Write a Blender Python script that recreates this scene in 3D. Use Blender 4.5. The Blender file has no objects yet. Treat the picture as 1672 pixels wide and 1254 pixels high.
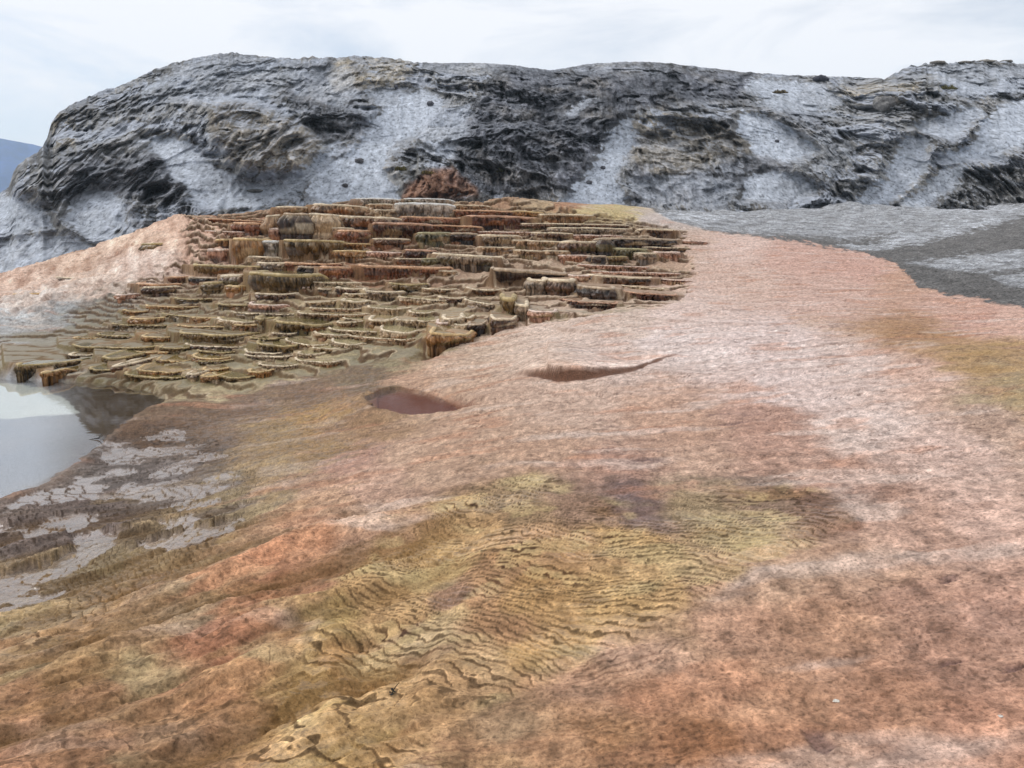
import bpy, math, random
import numpy as np
from mathutils import Vector
R = math.radians
SC = bpy.context.scene
COL = SC.collection

# ------------------------------------------------------------------ camera
F = 1216.0; W0 = 1672.0; H0 = 1254.0
PITCH = R(9.9)
CP, SP = math.cos(PITCH), math.sin(PITCH)
cam_d = bpy.data.cameras.new("camera"); cam = bpy.data.objects.new("camera", cam_d); COL.objects.link(cam)
cam_d.sensor_width = 36.0; cam_d.lens = F / W0 * 36.0
cam_d.clip_start = 0.05; cam_d.clip_end = 20000
cam.location = (0, 0, 0); cam.rotation_euler = (R(90) - PITCH, 0, 0)
SC.camera = cam

# ------------------------------------------------------------------ view, sky, sun
SC.view_settings.view_transform = 'Standard'; SC.view_settings.look = 'None'
SC.view_settings.gamma = 1; SC.view_settings.exposure = 0.12
SUN_EL, SUN_AZ = 46.0, -70.0          # azimuth from +Y (view direction), negative = left
wd = bpy.data.worlds.new("World"); SC.world = wd; wd.use_nodes = True
nt = wd.node_tree; nt.nodes.clear()
def N(t, k, **kw):
    n = t.nodes.new(k)
    for a, b in kw.items(): setattr(n, a, b)
    return n
wo = N(nt, 'ShaderNodeOutputWorld'); bg = N(nt, 'ShaderNodeBackground')
sky = N(nt, 'ShaderNodeTexSky'); sky.sky_type = 'NISHITA'; sky.sun_disc = False
sky.sun_elevation = R(SUN_EL); sky.sun_rotation = R(SUN_AZ)
tc = N(nt, 'ShaderNodeTexCoord'); mp = N(nt, 'ShaderNodeMapping'); mp.inputs['Scale'].default_value = (1, 1, 4.5)
no = N(nt, 'ShaderNodeTexNoise'); no.inputs['Scale'].default_value = 2.2; no.inputs['Detail'].default_value = 9; no.inputs['Roughness'].default_value = 0.55
no.inputs['Distortion'].default_value = 0.5
cr = N(nt, 'ShaderNodeValToRGB'); cr.color_ramp.elements[0].position = 0.38; cr.color_ramp.elements[1].position = 0.53
cr.color_ramp.elements[0].color = (0.50, 0.50, 0.50, 1); cr.color_ramp.elements[1].color = (1, 1, 1, 1)
mx = N(nt, 'ShaderNodeMix', data_type='RGBA')
nt.links.new(tc.outputs['Generated'], mp.inputs[0]); nt.links.new(mp.outputs[0], no.inputs['Vector'])
nt.links.new(no.outputs['Fac'], cr.inputs[0]); nt.links.new(cr.outputs[0], mx.inputs[0])
SKYS = 0.12
nt.links.new(sky.outputs[0], mx.inputs[6]); mx.inputs[7].default_value = (0.99/SKYS, 0.985/SKYS, 1.01/SKYS, 1)
nt.links.new(mx.outputs[2], bg.inputs[0]); bg.inputs[1].default_value = SKYS
nt.links.new(bg.outputs[0], wo.inputs[0])
sl = bpy.data.lights.new("sun", 'SUN'); so = bpy.data.objects.new("sun", sl); COL.objects.link(so)
sl.energy = 1.5; sl.angle = R(24); sl.color = (1.0, 0.965, 0.92)
d = Vector((math.sin(R(SUN_AZ))*math.cos(R(SUN_EL)), math.cos(R(SUN_AZ))*math.cos(R(SUN_EL)), math.sin(R(SUN_EL))))
so.rotation_euler = d.to_track_quat('Z', 'Y').to_euler(); so.location = (0, 0, 60)

# ------------------------------------------------------------------ numeric helpers
rs = np.random.RandomState(7)
PERM = rs.permutation(4096).astype(np.int32); GA = rs.rand(4096) * 2 * math.pi
GX = np.cos(GA).astype(np.float32); GY = np.sin(GA).astype(np.float32)
def perlin(x, y, seed=0):
    x = np.asarray(x, np.float64) + seed * 17.31; y = np.asarray(y, np.float64) + seed * 9.73
    xi = np.floor(x).astype(np.int64); yi = np.floor(y).astype(np.int64)
    xf = (x - xi).astype(np.float32); yf = (y - yi).astype(np.float32)
    u = xf*xf*xf*(xf*(xf*6-15)+10); v = yf*yf*yf*(yf*(yf*6-15)+10)
    xa = xi & 4095; xb = (xi+1) & 4095; ya = yi & 4095; yb = (yi+1) & 4095
    pa = PERM[xa]; pb = PERM[xb]
    def g(p, yy, dx, dy):
        h = PERM[(p + yy) & 4095]; return GX[h]*dx + GY[h]*dy
    n00 = g(pa, ya, xf, yf); n10 = g(pb, ya, xf-1, yf); n01 = g(pa, yb, xf, yf-1); n11 = g(pb, yb, xf-1, yf-1)
    a = n00 + u*(n10-n00); b = n01 + u*(n11-n01)
    return (a + v*(b-a)) * 1.5
def fbm(x, y, o=4, seed=0, gain=0.5):
    s = 0; a = 1.0; t = 0
    for i in range(o):
        s = s + a*perlin(x*2**i, y*2**i, seed+i*3); t += a; a *= gain
    return s/t*1.25
def ridged(x, y, o=4, seed=0, gain=0.5):
    s = 0; a = 1.0; t = 0
    for i in range(o):
        s = s + a*(1-np.abs(perlin(x*2.07**i, y*2.07**i, seed+i*5))*1.6); t += a; a *= gain
    return s/t
def sst(a, b, x):
    t = np.clip((x-a)/(b-a), 0, 1); return t*t*(3-2*t)
def lin(c):
    c = np.asarray(c, float)/255.0
    return np.where(c <= 0.04045, c/12.92, ((c+0.055)/1.055)**2.4)
def sdpoly(px, py, poly, pad=60):
    """signed distance (negative inside) to polygon, +pad outside its bounding box"""
    P = np.asarray(poly, float); out = np.full(px.shape, float(pad))
    bb = (px > P[:,0].min()-pad) & (px < P[:,0].max()+pad) & (py > P[:,1].min()-pad) & (py < P[:,1].max()+pad)
    x = px[bb]; y = py[bb]
    if x.size == 0: return out
    dmin = np.full(x.shape, 1e18); ins = np.zeros(x.shape, bool)
    for i in range(len(P)):
        ax, ay = P[i]; bx, by = P[(i+1) % len(P)]
        ex, ey = bx-ax, by-ay; t = np.clip(((x-ax)*ex+(y-ay)*ey)/(ex*ex+ey*ey+1e-12), 0, 1)
        dmin = np.minimum(dmin, (x-ax-t*ex)**2+(y-ay-t*ey)**2)
        c = ((ay > y) != (by > y)) & (x < ex*(y-ay)/(ey if abs(ey) > 1e-12 else 1e-12)+ax)
        ins ^= c
    d_ = np.sqrt(dmin); out[bb] = np.minimum(np.where(ins, -d_, d_), pad)
    return out
def ray(px, py):
    u = (px-W0/2)/F; v = (H0/2-py)/F
    dy = CP+v*SP; return u/dy, (-SP+v*CP)/dy       # X/Y and Z/Y of the sight line
def proj(x, y, z):
    dep = y*CP - z*SP; up = y*SP + z*CP
    dep = np.maximum(dep, 0.05)
    return W0/2 + F*x/dep, H0/2 - F*up/dep

def prop(o, label=None, cat=None, group=None, kind=None):
    if label: o['label'] = label
    if cat: o['category'] = cat
    if group: o['group'] = group
    if kind: o['kind'] = kind
    return o
def mesh_obj(name, V, Fc, mat, col=None, aux=None, parent=None, smooth=True):
    me = bpy.data.meshes.new(name)
    V = np.asarray(V, np.float32); Fc = np.asarray(Fc, np.int32)
    nf, k = Fc.shape
    me.vertices.add(len(V)); me.vertices.foreach_set('co', V.ravel())
    me.loops.add(nf*k); me.loops.foreach_set('vertex_index', Fc.ravel())
    me.polygons.add(nf); me.polygons.foreach_set('loop_start', np.arange(0, nf*k, k, dtype=np.int32))
    me.polygons.foreach_set('loop_total', np.full(nf, k, np.int32))
    if smooth: me.polygons.foreach_set('use_smooth', np.ones(nf, bool))
    me.update(calc_edges=True)
    if col is not None:
        a = me.color_attributes.new('Col', 'FLOAT_COLOR', 'POINT')
        c = np.ones((len(V), 4), np.float32); c[:, :3] = np.clip(col, 0.004, 0.85); a.data.foreach_set('color', c.ravel())
    if aux is not None:
        a = me.attributes.new('Wet', 'FLOAT', 'POINT'); a.data.foreach_set('value', np.asarray(aux, np.float32).ravel())
    me.materials.append(mat)
    o = bpy.data.objects.new(name, me); COL.objects.link(o)
    if parent: o.parent = parent
    return o
def empty(name, loc=(0, 0, 0), **kw):
    o = bpy.data.objects.new(name, None); o.location = loc; o.empty_display_size = 0.2; COL.objects.link(o)
    return prop(o, **kw)
def grid_faces(nr, nc):
    i = np.arange(nr*nc).reshape(nr, nc)
    return np.stack([i[:-1,:-1], i[:-1,1:], i[1:,1:], i[1:,:-1]], -1).reshape(-1, 4)

# ------------------------------------------------------------------ materials
def attr_mat(name, scale=20.0, amt=0.25, rough=0.8, bump=0.4, bdist=0.02, stretch=(1, 1, 1), wet=True, wetrough=0.13, spec=0.25, pits=0.0):
    m = bpy.data.materials.new(name); m.use_nodes = True; t = m.node_tree; t.nodes.clear()
    out = N(t, 'ShaderNodeOutputMaterial'); b = N(t, 'ShaderNodeBsdfPrincipled'); b.inputs['Specular IOR Level'].default_value = spec
    at = N(t, 'ShaderNodeAttribute', attribute_name='Col'); co = N(t, 'ShaderNodeTexCoord')
    mp = N(t, 'ShaderNodeMapping'); mp.inputs['Scale'].default_value = stretch
    t.links.new(co.outputs['Object'], mp.inputs[0])
    n1 = N(t, 'ShaderNodeTexNoise'); n1.inputs['Scale'].default_value = scale; n1.inputs['Detail'].default_value = 4; n1.inputs['Roughness'].default_value = 0.55
    t.links.new(mp.outputs[0], n1.inputs['Vector'])
    mr = N(t, 'ShaderNodeMapRange'); mr.inputs['From Min'].default_value = 0.3; mr.inputs['From Max'].default_value = 0.7
    mr.inputs['To Min'].default_value = 1-amt; mr.inputs['To Max'].default_value = 1+amt
    t.links.new(n1.outputs['Fac'], mr.inputs[0])
    n2 = N(t, 'ShaderNodeTexNoise'); n2.inputs['Scale'].default_value = scale*3.7; n2.inputs['Detail'].default_value = 3; n2.inputs['Roughness'].default_value = 0.7
    t.links.new(mp.outputs[0], n2.inputs['Vector'])
    mr2 = N(t, 'ShaderNodeMapRange'); mr2.inputs['From Min'].default_value = 0.3; mr2.inputs['From Max'].default_value = 0.7
    mr2.inputs['To Min'].default_value = 1-amt*0.7; mr2.inputs['To Max'].default_value = 1+amt*0.7; t.links.new(n2.outputs['Fac'], mr2.inputs[0])
    mm = N(t, 'ShaderNodeMath', operation='MULTIPLY'); t.links.new(mr.outputs[0], mm.inputs[0]); t.links.new(mr2.outputs[0], mm.inputs[1])
    if pits:
        n3_ = N(t, 'ShaderNodeTexNoise'); n3_.inputs['Scale'].default_value = scale*1.35; n3_.inputs['Detail'].default_value = 3; n3_.inputs['Roughness'].default_value = 0.6
        t.links.new(mp.outputs[0], n3_.inputs['Vector']); m3 = N(t, 'ShaderNodeMapRange'); m3.inputs['From Min'].default_value = 0.54; m3.inputs['From Max'].default_value = 0.66
        m3.inputs['To Min'].default_value = 1.06; m3.inputs['To Max'].default_value = 1-pits; t.links.new(n3_.outputs['Fac'], m3.inputs[0])
        m4 = N(t, 'ShaderNodeMath', operation='MULTIPLY'); t.links.new(mm.outputs[0], m4.inputs[0]); t.links.new(m3.outputs[0], m4.inputs[1]); mm = m4
    vm = N(t, 'ShaderNodeVectorMath', operation='SCALE'); t.links.new(at.outputs['Color'], vm.inputs[0]); t.links.new(mm.outputs[0], vm.inputs['Scale'])
    t.links.new(vm.outputs[0], b.inputs['Base Color'])
    bp = N(t, 'ShaderNodeBump'); bp.inputs['Strength'].default_value = bump; bp.inputs['Distance'].default_value = bdist
    t.links.new(n1.outputs['Fac'], bp.inputs['Height'])
    t.links.new(bp.outputs[0], b.inputs['Normal'])
    if wet:
        aw = N(t, 'ShaderNodeAttribute', attribute_name='Wet')
        r = N(t, 'ShaderNodeMapRange'); r.inputs['To Min'].default_value = rough; r.inputs['To Max'].default_value = wetrough
        t.links.new(aw.outputs['Fac'], r.inputs[0]); t.links.new(r.outputs[0], b.inputs['Roughness'])
        r2 = N(t, 'ShaderNodeMapRange'); r2.inputs['To Min'].default_value = bump; r2.inputs['To Max'].default_value = 0.03 if wetrough < 0.5 else 0.25
        t.links.new(aw.outputs['Fac'], r2.inputs[0]); t.links.new(r2.outputs[0], bp.inputs['Strength'])
        if wetrough < 0.5:
            r3_ = N(t, 'ShaderNodeMapRange'); r3_.inputs['To Min'].default_value = spec; r3_.inputs['To Max'].default_value = 0.9; t.links.new(aw.outputs['Fac'], r3_.inputs[0]); t.links.new(r3_.outputs[0], b.inputs['Specular IOR Level'])
    else:
        b.inputs['Roughness'].default_value = rough
    t.links.new(b.outputs[0], out.inputs[0])
    return m
def water_mat(name, ior=1.45, tint=(1, 1, 1), rough=0.03, wave=3.0, wstr=0.05):
    m = bpy.data.materials.new(name); m.use_nodes = True; t = m.node_tree; t.nodes.clear()
    out = N(t, 'ShaderNodeOutputMaterial'); tr = N(t, 'ShaderNodeBsdfTransparent'); tr.inputs[0].default_value = (*tint, 1)
    gl = N(t, 'ShaderNodeBsdfGlossy'); gl.inputs['Roughness'].default_value = rough; gl.inputs[0].default_value = (0.95, 0.95, 0.97, 1)
    fr = N(t, 'ShaderNodeFresnel'); fr.inputs[0].default_value = ior; mxs = N(t, 'ShaderNodeMixShader')
    co = N(t, 'ShaderNodeTexCoord'); n1 = N(t, 'ShaderNodeTexNoise'); n1.inputs['Scale'].default_value = wave; n1.inputs['Detail'].default_value = 3
    bp = N(t, 'ShaderNodeBump'); bp.inputs['Strength'].default_value = wstr; bp.inputs['Distance'].default_value = 0.02
    t.links.new(co.outputs['Object'], n1.inputs['Vector']); t.links.new(n1.outputs['Fac'], bp.inputs['Height'])
    t.links.new(bp.outputs[0], gl.inputs['Normal'])
    t.links.new(fr.outputs[0], mxs.inputs[0]); t.links.new(tr.outputs[0], mxs.inputs[1]); t.links.new(gl.outputs[0], mxs.inputs[2])
    t.links.new(mxs.outputs[0], out.inputs[0])
    return m
M_ground = attr_mat('travertine ground', 38, 0.30, 0.85, 0.7, 0.012, spec=0.15, pits=0.35)
M_gravel = attr_mat('grey gravel', 12, 0.38, 0.95, 1.0, 0.12, wet=False, spec=0.1, pits=0.5)
M_hill = attr_mat('grey cliff rock', 2.2, 0.22, 0.95, 0.5, 0.1, wetrough=0.95, stretch=(1, 0.12, 1), spec=0.08, pits=0.45)
M_ledge = attr_mat('fluted travertine', 14, 0.35, 0.5, 0.8, 0.03, stretch=(1, 1, 0.35))
M_rim = attr_mat('pale travertine rim', 18, 0.22, 0.6, 0.6, 0.02)
M_top = attr_mat('wet travertine basin', 6, 0.2, 0.5, 0.2, 0.01)
M_rock = attr_mat('loose rock', 4, 0.4, 0.9, 0.8, 0.1, wet=False)
M_far = attr_mat('haze blue forest slope', 0.02, 0.3, 0.95, 0.3, 5, wet=False)
M_water = water_mat('pool water', 1.36, (0.95, 0.96, 0.96))
M_shallow = water_mat('shallow water', 1.08, (0.93, 0.92, 0.9), 0.06)

# ------------------------------------------------------------------ ground surface
CT = [  # photo x, y and the distance ahead
 (836,1254,3.1),(0,1254,3.3),(1672,1254,2.8),(418,1254,3.25),(1254,1254,2.95),(836,1080,4.15),(0,1050,5.0),(300,1080,4.5),(1300,1060,3.95),(1672,1060,3.65),
 (836,900,5.6),(0,900,7.5),(300,900,6.6),(1300,900,5.1),(1672,900,4.7),(560,900,6.1),
 (836,750,8.2),(400,760,10.4),(200,830,8.95),(600,790,8.2),(1300,750,7.5),(1672,750,6.8),(0,820,9.1),
 (836,640,12.9),(1300,640,10.8),(1672,640,9.2),(600,640,15.3),(400,650,16.0),(200,660,15.5),(0,660,15.6),(0,720,12.6),(150,740,11.8),(1070,640,11.9),
 (300,600,19.4),(100,610,19.0),(0,605,20.0),(600,560,20.3),(836,560,18.6),(1000,520,20.0),(1300,520,18.8),(1672,520,17.6),(1672,500,21.5),
 (1490,470,27),(1300,400,40),(1150,380,45),(1100,450,32),(800,450,31),(500,450,30),(200,480,31),(200,540,26),(0,540,26),(0,480,36),(0,455,44),
 (640,500,25.5),(400,500,25),(900,490,25),(300,355,42),(320,430,36),(440,340,46),(830,320,50),(600,325,49),(1050,338,54),(800,390,40),(500,390,38.5),(1100,390,41.5),
 (800,350,45.5),(1400,400,42),(1672,400,38),(1672,345,60),(1300,345,60),(1400,345,60),(1672,440,30),(130,415,44),(1080,345,58),(150,440,40),
 (2000,1254,2.6),(2000,900,4.2),(2100,640,8.5),(2100,500,19),(2100,400,40),(2100,345,62),
 (-350,1254,3.5),(-350,900,8.2),(-350,700,13.4),(-350,600,21),(-350,480,40),(-700,620,19),(-700,1254,3.6),(-700,820,9.6),(2600,900,4),(2600,500,20),(2600,350,62)]
pts = []; 
for a, b, Y in CT:
    tx, tz = ray(a, b); pts.append((tx, math.log(Y), tz*Y))
# explicit world points: x/y, y, z
for tx, Y, z in [(-0.69,50,-2.6),(-0.58,52,-1.4),(-0.44,50,0.9),(-0.33,55,1.6),(-0.2,60,2.2),(0.0,62,2.4),(0.17,64,3.0),(0.4,75,3.9),(0.7,75,4.1),
                 (-0.9,50,-3.5),(-0.6,75,-2.5),(-0.2,80,2.0),(0.1,80,2.5),(0.9,80,4),(1.5,70,4),(-1.3,50,-4),
                 (0,1.5,-2.3),(-0.8,1.5,-2.35),(0.8,1.5,-2.2),(0,0.6,-2.3),(1.5,1.5,-2.1),(-1.5,1.5,-2.4),(-1.5,10,-3.3),(1.6,6,-1.6)]:
    pts.append((tx, math.log(Y), z))
pts = np.array(pts); PA = pts[:, :2]*np.array([1.6, 1.0]); PZ = pts[:, 2]
def tpk(r2): return 0.5*r2*np.log(r2+1e-12)
n = len(pts); D2 = ((PA[:,None]-PA[None])**2).sum(-1)
K = np.zeros((n+3, n+3)); K[:n,:n] = tpk(D2) + np.eye(n)*0.0015; K[:n,n] = 1; K[:n,n+1:] = PA; K[n,:n] = 1; K[n+1:,:n] = PA.T
WT = np.linalg.solve(K, np.concatenate([PZ, [0,0,0]]))
def base_z(X, Y):
    X = np.asarray(X, float); Y = np.maximum(np.asarray(Y, float), 0.6)
    a = X/Y*1.6; b = np.log(Y); s = WT[n] + WT[n+1]*a + WT[n+2]*b
    for i in range(n): s = s + WT[i]*tpk((a-PA[i,0])**2+(b-PA[i,1])**2)
    return s
YS = np.exp(np.linspace(math.log(1.5), math.log(62), 700))
def hit(px, py):
    """first meeting of the sight line through a photo point with the ground"""
    tx, tz = ray(px, py); g = base_z(tx*YS, YS) - tz*YS
    k = np.argmax(g > 0)
    if g[k] <= 0: return tx*56, 56.0, tz*56
    if k == 0: Y = YS[0]
    else:
        f = -g[k-1]/(g[k]-g[k-1]); Y = YS[k-1]+f*(YS[k]-YS[k-1])
    return tx*Y, Y, tz*Y

# pools: polygon in the photo, carried to the level of the water
POOLZ = -3.2
def onplane(poly, z):
    o = []
    for a, b in poly:
        tx, tz = ray(a, b); Y = min(z/tz, 70); o.append((tx*Y, Y))
    return o
P_left = onplane([(-420,604),(-100,612),(60,620),(125,624),(160,626),(200,630),(250,640),(275,652),(260,664),(225,678),(200,694),(172,716),(130,752),(60,795),(0,822),(-150,880),(-420,960)], POOLZ)
h1 = hit(690, 676); P_rust = onplane([(598,650),(618,636),(655,632),(700,642),(745,658),(788,677),(730,681),(660,675),(615,665)], h1[2]-0.03)
h2 = hit(690, 592); P_ol = onplane([(655,588),(690,577),(725,578),(722,586),(700,592),(665,594)], h2[2]-0.02)
h3 = hit(40, 590); P_up = onplane([(-200,578),(0,580),(60,580),(95,586),(88,596),(30,597),(0,598),(-200,600)], h3[2])
POOLS = [(P_left, POOLZ), (P_rust, h1[2]-0.03), (P_ol, h2[2]-0.02)]

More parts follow.
